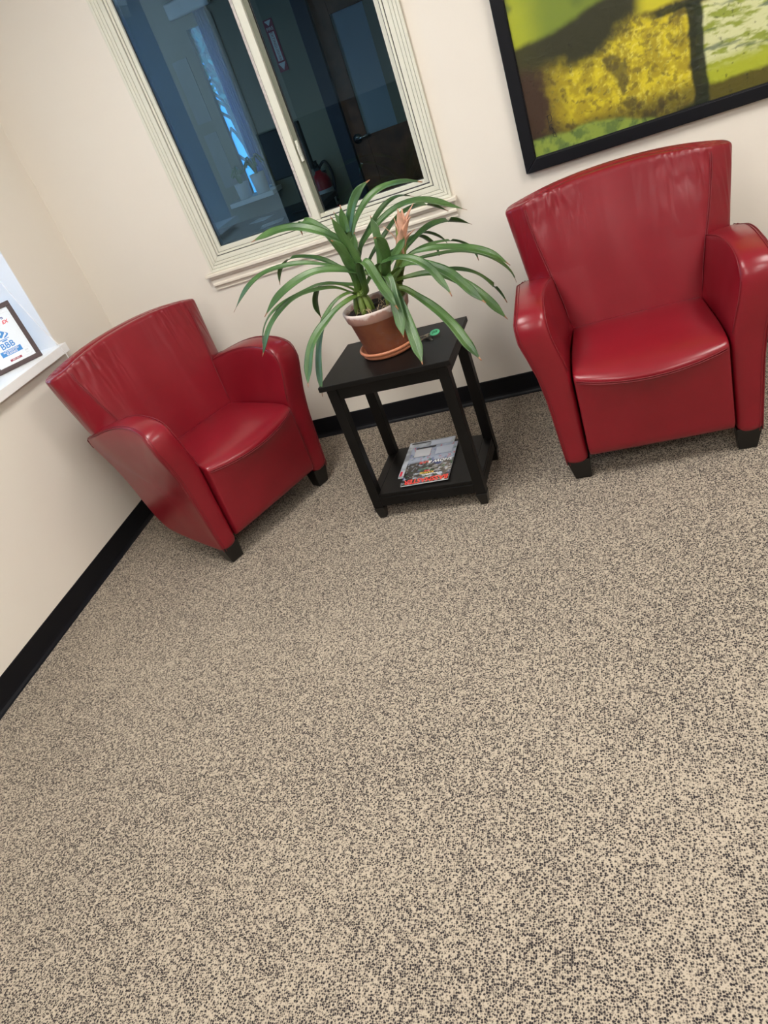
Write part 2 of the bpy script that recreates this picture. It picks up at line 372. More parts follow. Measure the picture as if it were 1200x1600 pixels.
# vinyl cove base
def cove(name, pts, lab):
    # pts: wall foot line start, end, inward normal
    (ax, ay), (bx, by), (nx, ny) = pts
    prof = [(0.000, 0.1016), (0.0035, 0.1016), (0.005, 0.098), (0.005, 0.022), (0.007, 0.012), (0.013, 0.004), (0.021, 0.001), (0.021, 0.0002), (0.0, 0.0002)]
    v = []; f = []
    for (x, y) in ((ax, ay), (bx, by)):
        for (d, z) in prof: v.append((x + nx * d, y + ny * d, z))
    n = len(prof)
    for i in range(n): f.append((i, (i + 1) % n, n + (i + 1) % n, n + i))
    f.append(tuple(range(n))); f.append(tuple(range(n, 2 * n)))
    struct(meshobj(name, v, f, M['vinyl']), lab, 'baseboard')
cove('baseboard_back', ((0, 0), (5.6, 0), (0, -1)), 'black vinyl baseboard along the back wall')
cove('baseboard_left', ((0, -2.78), (0, 0), (1, 0)), 'black vinyl baseboard along the left wall')

# ------------------------------------------------------------------ window_1: slider in the back wall
def frame_ring(b, x0, x1, z0, z1, w, y0, y1, wt=None):
    """mitred rectangular ring in the XZ plane, width w, from y0 (front) to y1"""
    wt = w if wt is None else wt
    o_ = [(x0, z0), (x1, z0), (x1, z1), (x0, z1)]; i_ = [(x0 + w, z0 + w), (x1 - w, z0 + w), (x1 - w, z1 - wt), (x0 + w, z1 - wt)]
    for k in range(4):
        a, c = o_[k], o_[(k + 1) % 4]; d, e_ = i_[(k + 1) % 4], i_[k]
        b.hexa([(a[0], y0, a[1]), (c[0], y0, c[1]), (d[0], y0, d[1]), (e_[0], y0, e_[1])], [(a[0], y1, a[1]), (c[0], y1, c[1]), (d[0], y1, d[1]), (e_[0], y1, e_[1])])
    return b
win = empty('window_1', (0, 0, 0)); struct(win, 'almond vinyl sliding window in the back wall, dark office behind', 'window')
WX0, WX1, WZ0, WZ1 = 0.656, 1.832, 0.952, 2.24
def ring(name, mat, w, off, y0, y1, bev=.0015):
    b = MB(); frame_ring(b, WX0 + off, WX1 - off, WZ0 + off, WZ1 - off, w, y0, y1)
    return b.build(name, mat, win, bev=bev)
ring('casing', M['vinyl_white'], .0125, .000, -.0165, 0.0, .002)
ring('casing', M['vinyl_white'], .0125, .0135, -.0150, 0.0, .002)
ring('casing', M['vinyl_white'], .0125, .027, -.0140, 0.0, .002)
ring('casing', M['vinyl_white'], .020, .0405, -.0120, 0.0, .002)
ring('frame_groove', M['gasket'], .0035, .0605, -.0040, .03, 0)
ring('window_frame', M['vinyl_white'], .010, .064, -.0100, .04, .002)
ring('frame_groove', M['gasket'], .0035, .0735, -.0030, .03, 0)
# sashes: left pane front, right pane behind
def sash(x0, x1, z0, z1, y0, y1, wl, wr, wb, wt, mat, name='sash'):
    b = MB()
    b.box(x0, x0 + wl, y0, y1, z0, z1); b.box(x1 - wr, x1, y0, y1, z0, z1)
    b.box(x0 + wl, x1 - wr, y0, y1, z0, z0 + wb); b.box(x0 + wl, x1 - wr, y0, y1, z1 - wt, z1)
    return b.build(name, mat, win, bev=.002)
sz0, sz1 = 1.0275, 2.166
sash(.7325, 1.2555, sz0, sz1, -.008, .020, .0165, .034, .020, .03, M['vinyl_white'])
sash(1.236, 1.7555, sz0, sz1, .010, .036, .040, .020, .018, .03, M['vinyl_white'])
b = MB(); b.box(1.2105, 1.2215, -.0095, -.0075, sz0 + .02, sz1 - .03); b.build('weatherstrip', M['weather'], win)
b = MB(); b.box(.748, 1.222, .005, .009, sz0 + .018, sz1 - .02); b.build('glass_pane', M['glass'], win)
b = MB(); b.box(1.262, 1.737, .022, .026, sz0 + .016, sz1 - .02); b.build('glass_pane', M['glass'], win)
for (x0, x1, y) in ((.749, 1.2215, .0035), (1.276, 1.7355, .0205)):
    b = MB(); q = .003
    b.box(x0, x0 + q, y, y + .003, sz0 + .018, sz1 - .03); b.box(x1 - q, x1, y, y + .003, sz0 + .018, sz1 - .03); b.box(x0, x1, y, y + .003, sz0 + .0175, sz0 + .0215)
    b.build('gasket', M['gasket'], win)
b = MB(); b.box(1.2560, 1.2760, .0085, .0205, sz0 + .018, sz1 - .03); b.build('sash_channel', M['sash_shade'], win)
b = MB(); b.box(1.262, 1.274, -.004, .009, 1.262, 1.345); b.box(1.264, 1.272, -.012, -.003, 1.285, 1.325); b.build('latch', M['vinyl_white'], win, bev=.003)
# stool and apron
so = empty('trim_1', (0, 0, 0)); struct(so, 'cream painted sill and moulding under the interior window', 'trim')
b = MB(); b.box(.628, 1.850, -.040, 0.0, .9355, .9515); b.build('stool', M['vinyl_cream'], so, bev=.003)
v = []; f = []
prof = [(0, .9355), (-.028, .9355), (-.026, .925), (-.018, .918), (-.018, .905), (-.022, .900), (-.022, .892), (-.014, .884), (-.010, .876), (-.010, .870), (0, .870)]
for x in (.642, 1.838):
    for (y, z) in prof: v.append((x, y, z))
n = len(prof)
for i in range(n): f.append((i, (i + 1) % n, n + (i + 1) % n, n + i))
f.append(tuple(range(n))); f.append(tuple(range(n, 2 * n)))
meshobj('apron_moulding', v, f, M['vinyl_cream'], so)

# ------------------------------------------------------------------ window_2: recessed daylight window in the left wall
w2 = empty('window_2', (0, 0, 0)); struct(w2, 'white daylight window recessed in the left wall', 'window')
gx = -D + .03
b = MB()
for (y0, y1, z0, z1) in ((LY0, LY0 + .05, LZ0, LZ1), (LY1 - .05, LY1, LZ0, LZ1), (LY0, LY1, .90, .975), (LY0, LY1, LZ1 - .05, LZ1), (-1.14, -1.09, LZ0, LZ1)):
    b.box(gx - .03, gx + .03, y0, y1, z0, z1)
b.build('window_frame', M['white'], w2, bev=.003)
b = MB(); b.box(gx - .003, gx + .003, LY0, LY1, LZ0, LZ1); b.build('glass_pane', M['glass_clear'], w2)
b = MB(); b.box(-D + .04, .0004, LY0 + .001, LY1 - .001, LZ0, .933); b.box(0.0005, .035, LY0 - .02, LY1 + .018, .893, .933)
struct(b.build('trim_2', M['sillwhite'], bev=.002), 'white window sill board projecting from the left wall', 'trim')
# blind: headrail and gathered slats at the top with its pull cord hanging over the sill
bl = empty('window_blind', (-.08, -1.1, 2.26), 0, 'raised white blind in the left window, its cord trailing over the sill', 'blind')
b = MB(); b.box(-.025, .025, -.64, .64, -.02, .02); b.build('headrail', M['blind'], bl, bev=.003)
for k in range(9):
    b = MB(); b.box(-.025, .025, -.63, .63, -.030 - k * .006, -.027 - k * .006); b.build('slat', M['blind'], bl)
pts = [(-.05, -.60, 2.25), (-.04, -.585, 1.9), (-.01, -.555, 1.45), (.005, -.530, 1.25), (.022, -.492, 1.05), (.036, -.4615, .9365), (.0385, -.4585, .915), (.0375, -.452, .885), (.034, -.449, .84), (.028, -.445, .70)]
pts = [(x + .08, y + 1.1, z - 2.26) for x, y, z in smoothpts(pts, 6)]
b = MB(); b.tube(pts, .0024, 8); b.tube([pts[-1], (pts[-1][0], pts[-1][1], pts[-1][2] - .03)], .004, 8); b.build('pull_cord', M['cord'], bl, smooth=True)
# small potted plant on the sill, seen mirrored in the slider
def spiky(name, x, y, z, label, group=None, s=1.0):
    t = empty(name, (x, y, z), 0, label, 'plant', group)
    b = MB(); b.lathe([(0, 0), (.032 * s, 0), (.038 * s, .075 * s), (.034 * s, .075 * s), (.033 * s, .066 * s), (0, .066 * s)], 24); b.build('pot', M['pot_white'], t, smooth=True)
    b = MB(); rnd = random.Random(3)
    for k in range(26):
        a = k * 2.4; ti = .15 + .5 * rnd.random(); h = (.06 + .05 * rnd.random()) * s
        p0 = (0.012 * math.cos(a) * s, .012 * math.sin(a) * s, .060 * s); p1 = (p0[0] + h * math.sin(ti) * math.cos(a) * .5, p0[1] + h * math.sin(ti) * math.sin(a) * .5, p0[2] + h * .55); p2 = (p0[0] + h * math.sin(ti) * math.cos(a), p0[1] + h * math.sin(ti) * math.sin(a), p0[2] + h)
        b.tube([p0, p1, p2], [.006 * s, .005 * s, .0008], 5)
    b.build('foliage', M['succulent'], t, smooth=True); return t
spiky('potted_succulent', -.06, -1.36, .9335, 'small spiky plant in a white cup on the left window sill')

# ------------------------------------------------------------------ ceiling panels (the room's lamps)
M['panel'] = emis('lit_diffuser', CEIL_C[:3], CEIL_E)
for i, (x, y) in enumerate(((1.3, -1.7), (3.7, -1.7), (1.3, -4.1), (3.7, -4.1), (1.3, -6.5), (3.7, -6.5))):
    t = empty('ceiling_light', (x, y, CE - .001), 0, ['lit ceiling panel above the side table', 'lit ceiling panel above the right armchair', 'lit ceiling panel behind the camera on the left', 'lit ceiling panel behind the camera on the right', 'lit ceiling panel at the far end of the room on the left', 'lit ceiling panel at the far end of the room on the right'][i], 'light', 'ceiling light panels')
    b = MB(); frame_ring(b, -.31, .31, -.61, .61, .02, -.015, 0); b.v = [(x_, z_, y_) for x_, y_, z_ in b.v]; b.build('frame', M['white'], t)
    b = MB(); b.box(-.29, .29, -.59, .59, -.010, -.006); b.build('diffuser', M['panel'], t)

# ------------------------------------------------------------------ low partition behind the camera, mirrored in the slider glass
b = MB(); b.box(XW + .01, 2.1, -4.56, -4.50, .001, 1.235); b.box(XW + .01, 2.1, -4.57, -4.49, 1.235, 1.255)
tag(b.build('office_partition', M['partition'], bev=.004), 'charcoal fabric partition standing behind the camera', 'partition')

# ================================================================== THE OFFICE BEHIND THE GLASS
oy = 2.0
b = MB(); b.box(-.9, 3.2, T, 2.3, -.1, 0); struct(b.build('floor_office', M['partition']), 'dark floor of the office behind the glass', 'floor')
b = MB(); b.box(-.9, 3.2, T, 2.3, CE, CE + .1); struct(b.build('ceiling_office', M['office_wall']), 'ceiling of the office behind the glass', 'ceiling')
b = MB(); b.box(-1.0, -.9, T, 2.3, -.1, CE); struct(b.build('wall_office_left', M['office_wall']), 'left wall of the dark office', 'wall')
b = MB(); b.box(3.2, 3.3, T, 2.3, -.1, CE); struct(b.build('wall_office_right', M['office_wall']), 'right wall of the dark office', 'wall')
# far wall with narrow window
fx0, fx1, fz0, fz1 = .135, .300, 1.01, 2.03
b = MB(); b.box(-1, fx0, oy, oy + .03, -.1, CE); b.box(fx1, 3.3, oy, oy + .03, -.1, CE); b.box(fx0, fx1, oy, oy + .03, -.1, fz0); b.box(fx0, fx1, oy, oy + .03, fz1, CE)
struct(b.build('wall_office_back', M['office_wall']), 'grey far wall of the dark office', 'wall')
w3 = empty('window_3', (0, 0, 0)); struct(w3, 'narrow bright window in the far office wall, tree outside', 'window')
b = MB(); b.box(fx0 - .035, fx0, oy - .012, oy + .03, fz0, fz1 + .035); b.box(fx1, fx1 + .035, oy - .012, oy + .03, fz0, fz1 + .035); b.box(fx0, fx1, oy - .012, oy + .03, fz1, fz1 + .035)
b.build('window_frame', M['office_wall'], w3)
b = MB(); b.box(fx0, fx1, oy + .020, oy + .024, fz0, fz1); b.build('glass_pane', M['glass_dimmer'], w3)
b = MB(); b.box(.02, .36, oy - .19, oy - .001, fz0 - .03, fz0); b.build('window_sill', M['sillwhite'], w3, bev=.002)
b = MB(); b.box(.075, .37, oy - .07, oy - .019, 2.10, 2.19); tag(b.build('valance', M['blind'], bev=.01), 'pale valance box above the narrow office window', 'valance')
# curtain, half drawn
cu = MB(); n = 26
for k in range(n + 1):
    x = .232 + .078 * k / n; y = oy - .028 + .008 * math.sin(k * 1.25)
    cu.v += [(x, y, 1.03), (x, y, 2.10), (x, y - .002, 2.10), (x, y - .002, 1.03)]
for k in range(n):
    a = k * 4; c = a + 4
    cu.f += [(a, a + 1, c + 1, c), (a + 2, a + 3, c + 3, c + 2), (a + 1, a + 2, c + 2, c + 1), (a + 3, a, c, c + 3)]
mt, nt, bs = newmat('pale_blue_curtain'); bs.inputs['Base Color'].default_value = (.42, .62, .95, 1); bs.inputs['Roughness'].default_value = .9
bs.inputs['Transmission Weight'].default_value = .35; bs.inputs['IOR'].default_value = 1.0
tag(cu.build('curtain', mt, smooth=True), 'narrow pale blue curtain drawn at the right of the far window', 'curtain')
# tree outside
tr = empty('tree', (-1.22, 5.4, -.5), 0, 'leafy tree outside the narrow office window', 'tree')
b = MB(); rnd = random.Random(5)
b.tube(smoothpts([(0.1, .3, 0), (.05, .2, 1.5), (-.05, .1, 3.2)], 5), .12, 8)
for k in range(46):
    z0 = 1.7 + 1.8 * rnd.random(); a = rnd.random() * 6.28; l = .5 + .6 * rnd.random()
    b.tube(smoothpts([(0, .1, z0 - .3), (.4 * l * math.cos(a), .4 * l * math.sin(a), z0), (l * math.cos(a), l * math.sin(a), z0 + .05 - .35 * rnd.random())], 3), [.018] * 4 + [.010] * 3, 5)
b.build('trunk', M['bark'], tr, smooth=True)
b = MB()
for k in range(3000):
    p = Vector((rnd.gauss(0, .5), rnd.gauss(0, .35), 2.9 + rnd.gauss(0, .6)))
    if p.z < 2.15 + .15 * math.sin(p.x * 20): continue
    a = Vector((rnd.gauss(0, 1), rnd.gauss(0, 1), rnd.gauss(0, 1))).normalized() * .055; c_ = a.cross(Vector((rnd.gauss(0, 1), rnd.gauss(0, 1), rnd.gauss(0, 1)))).normalized() * .028
    b.quad(p - a, p + c_, p + a, p - c_)
lf = b.build('foliage', M['tree_leaf'], tr); lf['kind'] = 'stuff'
# two plants on the office sill
def officepot(x, y, z, r, h, label, ribbed):
    t = empty('potted_plant', (x, y, z), 0, label, 'plant', 'plants on the office sill')
    b = MB(); nseg = 40
    prof = [(0, 0), (r * .88, 0), (r, h), (r * .9, h), (r * .88, h * .9), (0, h * .9)]
    b.lathe(prof, nseg)
    if ribbed:
        b.v = [((x_ * (1 + .03 * math.cos(math.atan2(y_, x_) * 20))), (y_ * (1 + .03 * math.cos(math.atan2(y_, x_) * 20))), z_) for x_, y_, z_ in b.v]
    b.build('pot', M['pot_white'], t, smooth=True)
    b = MB(); rn = random.Random(int(x * 1000))
    for k in range(22 if ribbed else 9):
        a = rn.random() * 6.28; h2 = (.05 + .05 * rn.random()) if ribbed else (.06 + .07 * rn.random()); rr = (.03 + .03 * rn.random()) if ribbed else (.05 + .05 * rn.random())
        c_, s_ = math.cos(a), math.sin(a)
        b.tube(smoothpts([(0, 0, h * .85), (rr * .4 * c_, rr * .4 * s_, h + h2), (rr * c_, rr * s_, h + h2 * (.8 if ribbed else .4))], 4), [.010 if ribbed else .006] * 6 + [.005] * 2 + [.001], 5)
    b.build('foliage', M['succulent'], t, smooth=True)
officepot(.135, oy - .125, fz0 + .0005, .050, .10, 'bushy succulent in a ribbed white pot on the office sill', True)
officepot(.270, oy - .125, fz0 + .0005, .052, .125, 'trailing plant in a smooth white pot on the office sill', False)
# notices on the far wall
def notice(x0, x1, z0, z1, lab):
    b = MB(); b.box(x0, x1, oy - .004, oy - .0002, z0, z1); tag(b.build('notice', M['poster']), lab, 'notice')
notice(-.05, .06, 1.52, 1.90, 'upper pale notice sheet left of the office window')
notice(-.045, .055, 1.10, 1.45, 'lower pale notice sheet left of the office window')
# fire sign
fs = empty('fire_sign', (.665, oy - .001, 1.765), 0, 'narrow red and white extinguisher sign with a down arrow on the office wall', 'sign')
b = MB(); b.box(-.031, .031, -.003, 0, -.145, .145); b.build('sign_board', M['sign_red'], fs, bev=.001)
RX = Matrix.Rotation(R(90), 4, 'X')
def signtext(name, s, x, z, size, rz=0, mat='white_print', par=fs, y=-.0045):
    return text(name, s, size, M[mat], par, Matrix.Translation((x, y, z)) @ RX @ Matrix.Rotation(rz, 4, 'Z'))
b = MB(); b.quad((-.022, -.0036, .138), (.022, -.0036, .138), (0, -.0036, .108)); b.build('arrow_head', M['white_print'], fs)
signtext('lettering', 'FIRE', 0, .093, .026)
b = MB(); b.quad((-.018, -.0036, .075), (.018, -.0036, .075), (.018, -.0036, -.085), (-.018, -.0036, -.085)); b.build('sign_panel', M['white_print'], fs)
signtext('lettering', 'EXTINGUISHER', 0, -.005, .0235, R(-90), 'sign_red')
b = MB(); b.quad((-.024, -.0036, -.095), (.024, -.0036, -.095), (0, -.0036, -.138)); b.build('arrow_head', M['white_print'], fs)
# fire extinguisher on the wall
fe = empty('fire_extinguisher', (.675, oy - .085, .70), 0, 'red fire extinguisher hanging under its sign on the office wall', 'fire extinguisher')
b = MB(); b.lathe([(0, 0), (.055, 0), (.062, .01), (.062, .25), (.05, .285), (.025, .305), (.018, .32), (0, .32)], 32); b.build('cylinder', M['ext_red'], fe, smooth=True)
b = MB(); b.lathe([(.0626, .08), (.0628, .08), (.0628, .20), (.0626, .20)], 32); b.build('instruction_label', M['paper'], fe)
b = MB(); b.box(-.02, .02, -.02, .02, .32, .345); b.box(-.012, .012, -.085, .02, .345, .356); b.box(-.012, .012, -.075, .01, .372, .382); b.tube([(0, 0, .34), (0, .0, .38)], .012, 10); b.build('valve_handle', M['rubber'], fe, bev=.003)
b = MB(); b.tube(smoothpts([(.02, 0, .335), (.07, -.01, .36), (.095, -.01, .28), (.078, -.01, .16), (.072, -.01, .10)], 6), .009, 8); b.build('hose', M['rubber'], fe, smooth=True)
b = MB(); b.box(-.03, .03, .062, .084, .05, .30); b.build('wall_bracket', M['rubber'], fe)
# navy post, door
b = MB(); b.box(.868, .958, oy - .09, oy - .001, .001, CE - .001); struct(b.build('trim_3', M['navy_post']), 'dark navy door jamb in the office', 'trim')
dr = empty('door_1', (0, 0, 0)); struct(dr, 'wooden office door with a tall glass panel', 'door')
yd0, yd1 = oy - .050, oy - .006
b = MB(); b.box(.960, 1.064, yd0, yd1, .001, 2.10); b.box(1.52, 1.62, yd0, yd1, .001, 2.10); b.box(1.064, 1.52, yd0, yd1, 1.80, 2.10); b.box(1.064, 1.52, yd0, yd1, .001, 1.110)
b.build('door_leaf', M['door_wood'], dr, bev=.003)
b = MB(); b.box(1.064, 1.275, yd0 + .018, yd0 + .024, 1.11, 1.80); b.build('door_glass', M['frosted'], dr)
b = MB(); b.box(1.275, 1.52, yd0 + .018, yd0 + .024, 1.11, 1.80); b.build('door_glass', M['office_wall'], dr)
b = MB(); b.box(1.060, 1.52, yd0 - .008, yd0, 1.098, 1.116); b.build('glazing_bead', M['door_wood'], dr)
b = MB(); b.tube([(1.0, yd0 + .004, 1.115), (1.0, yd0 - .012, 1.115)], .030, 20); b.tube([(1.0, yd0 - .01, 1.115), (1.0, yd0 - .05, 1.115)], .010, 12); b.tube([(1.0, yd0 - .05, 1.115), (1.045, yd0 - .055, 1.118), (1.10, yd0 - .05, 1.118)], .009, 10)
b.build('door_handle', M['chrome'], dr, smooth=True)
# counter with monitor and papers
dk = empty('counter', (.40, 1.15, 0), 0, 'dark counter in the office behind the glass', 'counter')
b = MB(); b.box(-.60, .50, -.3, .3, .90, .93); b.build('countertop', M['screen'], dk, bev=.004)
b = MB(); b.box(-.58, .48, -.26, .28, .001, .90); b.build('counter_body', M['partition'], dk)
mo = empty('computer_monitor', (.815, 1.10, .9305), R(-8), 'black computer monitor on the office counter', 'monitor')
b = MB(); b.box(-.08, .08, -.06, .06, 0, .012); b.build('base', M['screen'], mo, bev=.004)
b = MB(); b.box(-.02, .02, -.01, .02, .012, .22); b.build('stand', M['screen'], mo)
b = MB(); b.box(-.13, .13, -.02, .01, .19, .44); b.build('display', M['screen'], mo, bev=.006)
for i, (x, y, a) in enumerate(((.62, .98, 12), (.45, 1.25, -20))):
    b = MB(); b.box(-.07, .07, -.05, .05, 0, .003); o = b.build('paper_sheet', M['paper']); o.location = (x, y, .9305); o.rotation_euler = (0, 0, R(a))
    tag(o, ['loose paper in front of the monitor on the office counter', 'loose paper at the back of the office counter'][i], 'paper')

# ================================================================== PAINTING
PX0, PX1, PZ0, PZ1 = 2.143, 3.46, .947, 1.93
pt = empty('framed_painting', (PX0, 0, PZ0), 0, 'large green and yellow abstract painting in a black frame above the right armchair', 'painting')
b = MB(); w_ = .046; frame_ring(b, 0, PX1 - PX0, 0, PZ1 - PZ0, w_, -.032, -.001); b.build('frame', M['frame_black'], pt, bev=.003)
b = MB(); frame_ring(b, w_ - .004, PX1 - PX0 - w_ + .004, w_ - .004, PZ1 - PZ0 - w_ + .004, .007, -.027, -.001); b.build('frame_lip', M['frame_black'], pt, bev=.002)
def sstep(a, b_, x):
    if a == b_: return 1.0 if x > a else 0.0
    t = max(0, min(1, (x - a) / (b_ - a))); return t * t * (3 - 2 * t)
def nz(x, z, s, o_=0.0, oct_=4):
    v = 0; a = .5; f = s
    for _ in range(oct_):
        v += a * noise.noise(Vector((x * f + o_, z * f - o_, o_ * 1.7))); a *= .55; f *= 2.05
    return v
def mixc(a, c, t): return tuple(a[i] + (c[i] - a[i]) * t for i in range(3))
G_OL = (.20, .27, .035); G_DK = (.045, .085, .025); YEL = (.70, .58, .025); YLG = (.42, .47, .03); DARK = (.022, .018, .014); DKG = (.012, .020, .010); BRN = (.055, .030, .018); PALE = (.70, .72, .38)
def paint(x, z):
    """x, z in room metres"""
    x += nz(x, z, 9, 1.0) * .018; z += nz(x, z, 9, 4.0) * .018
    n1 = nz(x, z, 5, 2.0); n2 = nz(x, z, 22, 7.0); n3 = nz(x, z, 70, 3.0, 3)
    # upper field: olive greens, brighter at left edge
    up = mixc(YLG, G_OL, sstep(2.19, 2.34, x)); up = mixc(up, G_DK, .75 * sstep(-.02, .28, n1 + .35 * sstep(2.30, 2.52, x) - .18) * sstep(1.38, 1.50, z))
    up = mixc(up, mixc(YLG, YEL, .6), sstep(2.60, 2.70, x) * (1 - sstep(1.55, 1.70, z)))
    c = up
    # dark sweeping band
    top = 1.378 + (x - 2.198) * .055 + .10 * sstep(2.30, 2.62, x) * 0.35
    bot = 1.300 - .045 * sstep(2.2, 2.45, x) + .085 * sstep(2.42, 2.62, x)
    d = sstep(top + .012, top - .018, z)
    c = mixc(c, DARK, d * .93)
    # lower-left yellow field
    body = mixc(YEL, (.42, .33, .02), sstep(-.05, .32, n2 + .2)); body = mixc(body, (.80, .70, .10), .8 * sstep(.02, .3, n3 + n1 * .4)); body = mixc(body, (.16, .12, .02), .65 * sstep(.12, .30, nz(x, z, 48, 12.0, 4) + .12 * n1))
    blot = sstep(.06, .26, n1 * .6 + nz(x, z, 13, 9.0) * .8 - .02)
    body = mixc(body, (.07, .055, .02), blot * .8)
    gl = sstep(2.24, 2.37, x + n2 * .08); low = mixc(BRN, body, gl)
    low = mixc(low, DARK, .75 * sstep(1.10, 1.03, z + n2 * .05))
    yel = sstep(bot + .03, bot - .045, z + n2 * .03)
    c = mixc(c, low, yel)
    # right of band: yellow square runs up to the second dark line
    line = 1.318 + (x - 2.627) * .02
    if x > 2.60:
        k = sstep(2.60, 2.66, x) * sstep(line, line - .02, z); c = mixc(c, body, k * (1 - yel) )
        c = mixc(c, DKG, sstep(.018, .008, abs(z - line)) * sstep(2.63, 2.70, x) * .9)
        c = mixc(c, (.72, .66, .03), sstep(line + .012, line + .03, z) * sstep(2.60, 2.66, x) * (1 - sstep(1.55, 1.65, z)) * .85)
    # far right panel: scraped pale impasto
    if x > 2.79:
        pr = mixc(PALE, (.30, .36, .05), sstep(-.1, .25, nz(x * .7, z * 2.2, 26, 5.0)))
        pr = mixc(pr, (.05, .10, .07), .75 * sstep(.08, .3, nz(x * .5, z * 3, 12, 6.0)))
        pr = mixc(pr, YLG, sstep(1.14, 1.08, z))
        pr = mixc(pr, (.10, .085, .012), sstep(1.058, 1.040, z - (x - 2.8) * .02))
        c = mixc(c, pr, sstep(2.79, 2.812, x) * sstep(line - .005, line - .03, z))
        up2 = mixc((.72, .62, .03), G_OL, sstep(1.40, 1.55, z + n1 * .1)); c = mixc(c, up2, sstep(line + .02, line + .04, z) * .8)
    c = mixc(c, DKG, sstep(.030, .018, abs(x - 2.797)) * sstep(line + .01, line - .01, z) * .96)
    # bottom green strip
    gb = 1.062 - (x - 2.196) * .02 - .06 * sstep(2.4, 2.75, x)
    st = mixc((.27, .36, .06), (.13, .20, .05), sstep(0, .3, n2 + .1))
    c = mixc(c, st, sstep(gb, gb - .018, z) * (1 - sstep(2.70, 2.76, x)))
    c = mixc(c, DKG, sstep(1.02, 1.0, z) * sstep(2.68, 2.74, x) * (1 - sstep(2.81, 2.83, x)) * .9)
    c = mixc(c, (.010, .009, .008), .5 * sstep(.30, .42, n3 + n2 * .5) * (z < 1.33))
    rough = n3 * (.0016 if (x > 2.8 or (gl > .5 and yel > .3)) else .0005) + n2 * .0006
    return c, rough
def canvas():
    nx, nz_ = 420, 300; x0, x1, z0, z1 = PX0 + w_, PX1 - w_, PZ0 + w_, PZ1 - w_
    v = []; cc = []; f = []
    for j in range(nz_ + 1):
        for i in range(nx + 1):
            x = x0 + (x1 - x0) * i / nx; z = z0 + (z1 - z0) * j / nz_
            c, r_ = paint(x, z); c = tuple(q * .84 for q in c); v.append((x - PX0, -.018 - r_, z - PZ0)); cc.append(c)
    for j in range(nz_):
        for i in range(nx):
            a = j * (nx + 1) + i; f.append((a, a + 1, a + nx + 2, a + nx + 1))
    nb = len(v); X0, X1, Z0, Z1 = x0 - PX0, x1 - PX0, z0 - PZ0, z1 - PZ0
    v += [(X0, -.002, Z0), (X1, -.002, Z0), (X1, -.002, Z1), (X0, -.002, Z1)]; cc += [(.4, .4, .3)] * 4
    c0, c1, c2, c3 = 0, nx, nz_ * (nx + 1) + nx, nz_ * (nx + 1)
    f += [(nb, nb + 3, nb + 2, nb + 1)]
    f += [tuple(list(range(0, nx + 1)) + [nb + 1, nb]), tuple([nb + 3, nb + 2] + [c2 - k for k in range(nx + 1)])]
    me = bpy.data.meshes.new('canvas'); me.from_pydata(v, [], f)
    ca = me.color_attributes.new('paint', 'FLOAT_COLOR', 'POINT')
    ca.data.foreach_set('color', [q for c in cc for q in (*c, 1.0)])
    mt, nt, b_ = newmat('oil_paint')
    at = N(nt, 'ShaderNodeAttribute', attribute_name='paint'); nt.links.new(at.outputs['Color'], b_.inputs['Base Color'])
    c = coords(nt); n_ = N(nt, 'ShaderNodeTexNoise', Scale=120.0, Detail=5.0); nt.links.new(c, n_.inputs['Vector'])
    bump(nt, b_, n_.outputs[0], .45, .0015); b_.inputs['Roughness'].default_value = .33
    me.materials.append(mt)
    for p in me.polygons: p.use_smooth = True
    o = bpy.data.objects.new('canvas', me); link(o, pt)
canvas()
b = MB()
sg = [[(0, .05), (0, 0)], [(-.004, .047), (.012, .05), (.012, .03), (.0, .026)], [(.012, .016), (.004, .018), (.006, .006), (.013, .004)], [(.004, -.002), (.012, .002), (.010, -.010), (.016, -.012)], [(.006, -.016), (.016, -.014), (.018, -.030), (.008, -.026), (.010, -.018)]]
for s_ in sg:
    b.tube([(2.262 - PX0 + x, -.0195, 1.075 - PZ0 + z) for x, z in [(p.x, p.y) for p in smoothpts([(a_, c_, 0) for a_, c_ in s_], 4)]], .0009, 5)
b.build('signature', M['black_print'], pt)

# ================================================================== CERTIFICATE
BRp = Vector((-.013, -.53, .9335)); BLp = Vector((-.148, -.683, .9335)); tl = (BLp - BRp).normalized(); CWd = .204; CH = .26
nrm = Vector((-tl.y, tl.x, 0)); nrm = nrm if nrm.x > 0 else -nrm       # facing the room
lean = R(9); upv = Vector((0, 0, 1)) * math.cos(lean) - nrm * math.sin(lean); nn = upv.cross(tl); nn = nn if nn.dot(nrm) > 0 else -nn
ce = empty('framed_certificate', tuple(BRp), 0, 'small framed accreditation certificate leaning on the white left window sill', 'framed certificate')
# local frame: origin bottom-right corner, x to the right (= -tl), y up, z out
MC = Matrix((( -tl.x, upv.x, nn.x, 0), (-tl.y, upv.y, nn.y, 0), (-tl.z, upv.z, nn.z, 0), (0, 0, 0, 1)))
def cm(v): return [tuple(MC @ Vector(p)) for p in v]
b = MB(); fr_ = .020
for (x0, x1, y0, y1) in ((-CWd, 0, 0, fr_), (-CWd, 0, CH - fr_, CH), (-CWd, -CWd + fr_, fr_, CH - fr_), (-fr_, 0, fr_, CH - fr_)): b.box(x0, x1, y0, y1, -.008, .006)
b.v = cm(b.v); b.build('frame', M['cert_frame'], ce, bev=.0015)
b = MB(); b.box(-CWd + fr_ - .002, -fr_ + .002, fr_ - .002, CH - fr_ + .002, -.006, .0015); b.v = cm(b.v); b.build('certificate_sheet', M['cert_paper'], ce)
def ctext(s, x, y, size, mat, **k): return text('lettering', s, size, M[mat], ce, MC @ Matrix.Translation((x, y, .0019)), **k)
cxx = -.102
ctext('BBB', cxx, .098, .036, 'blue_print', bold=.0006)
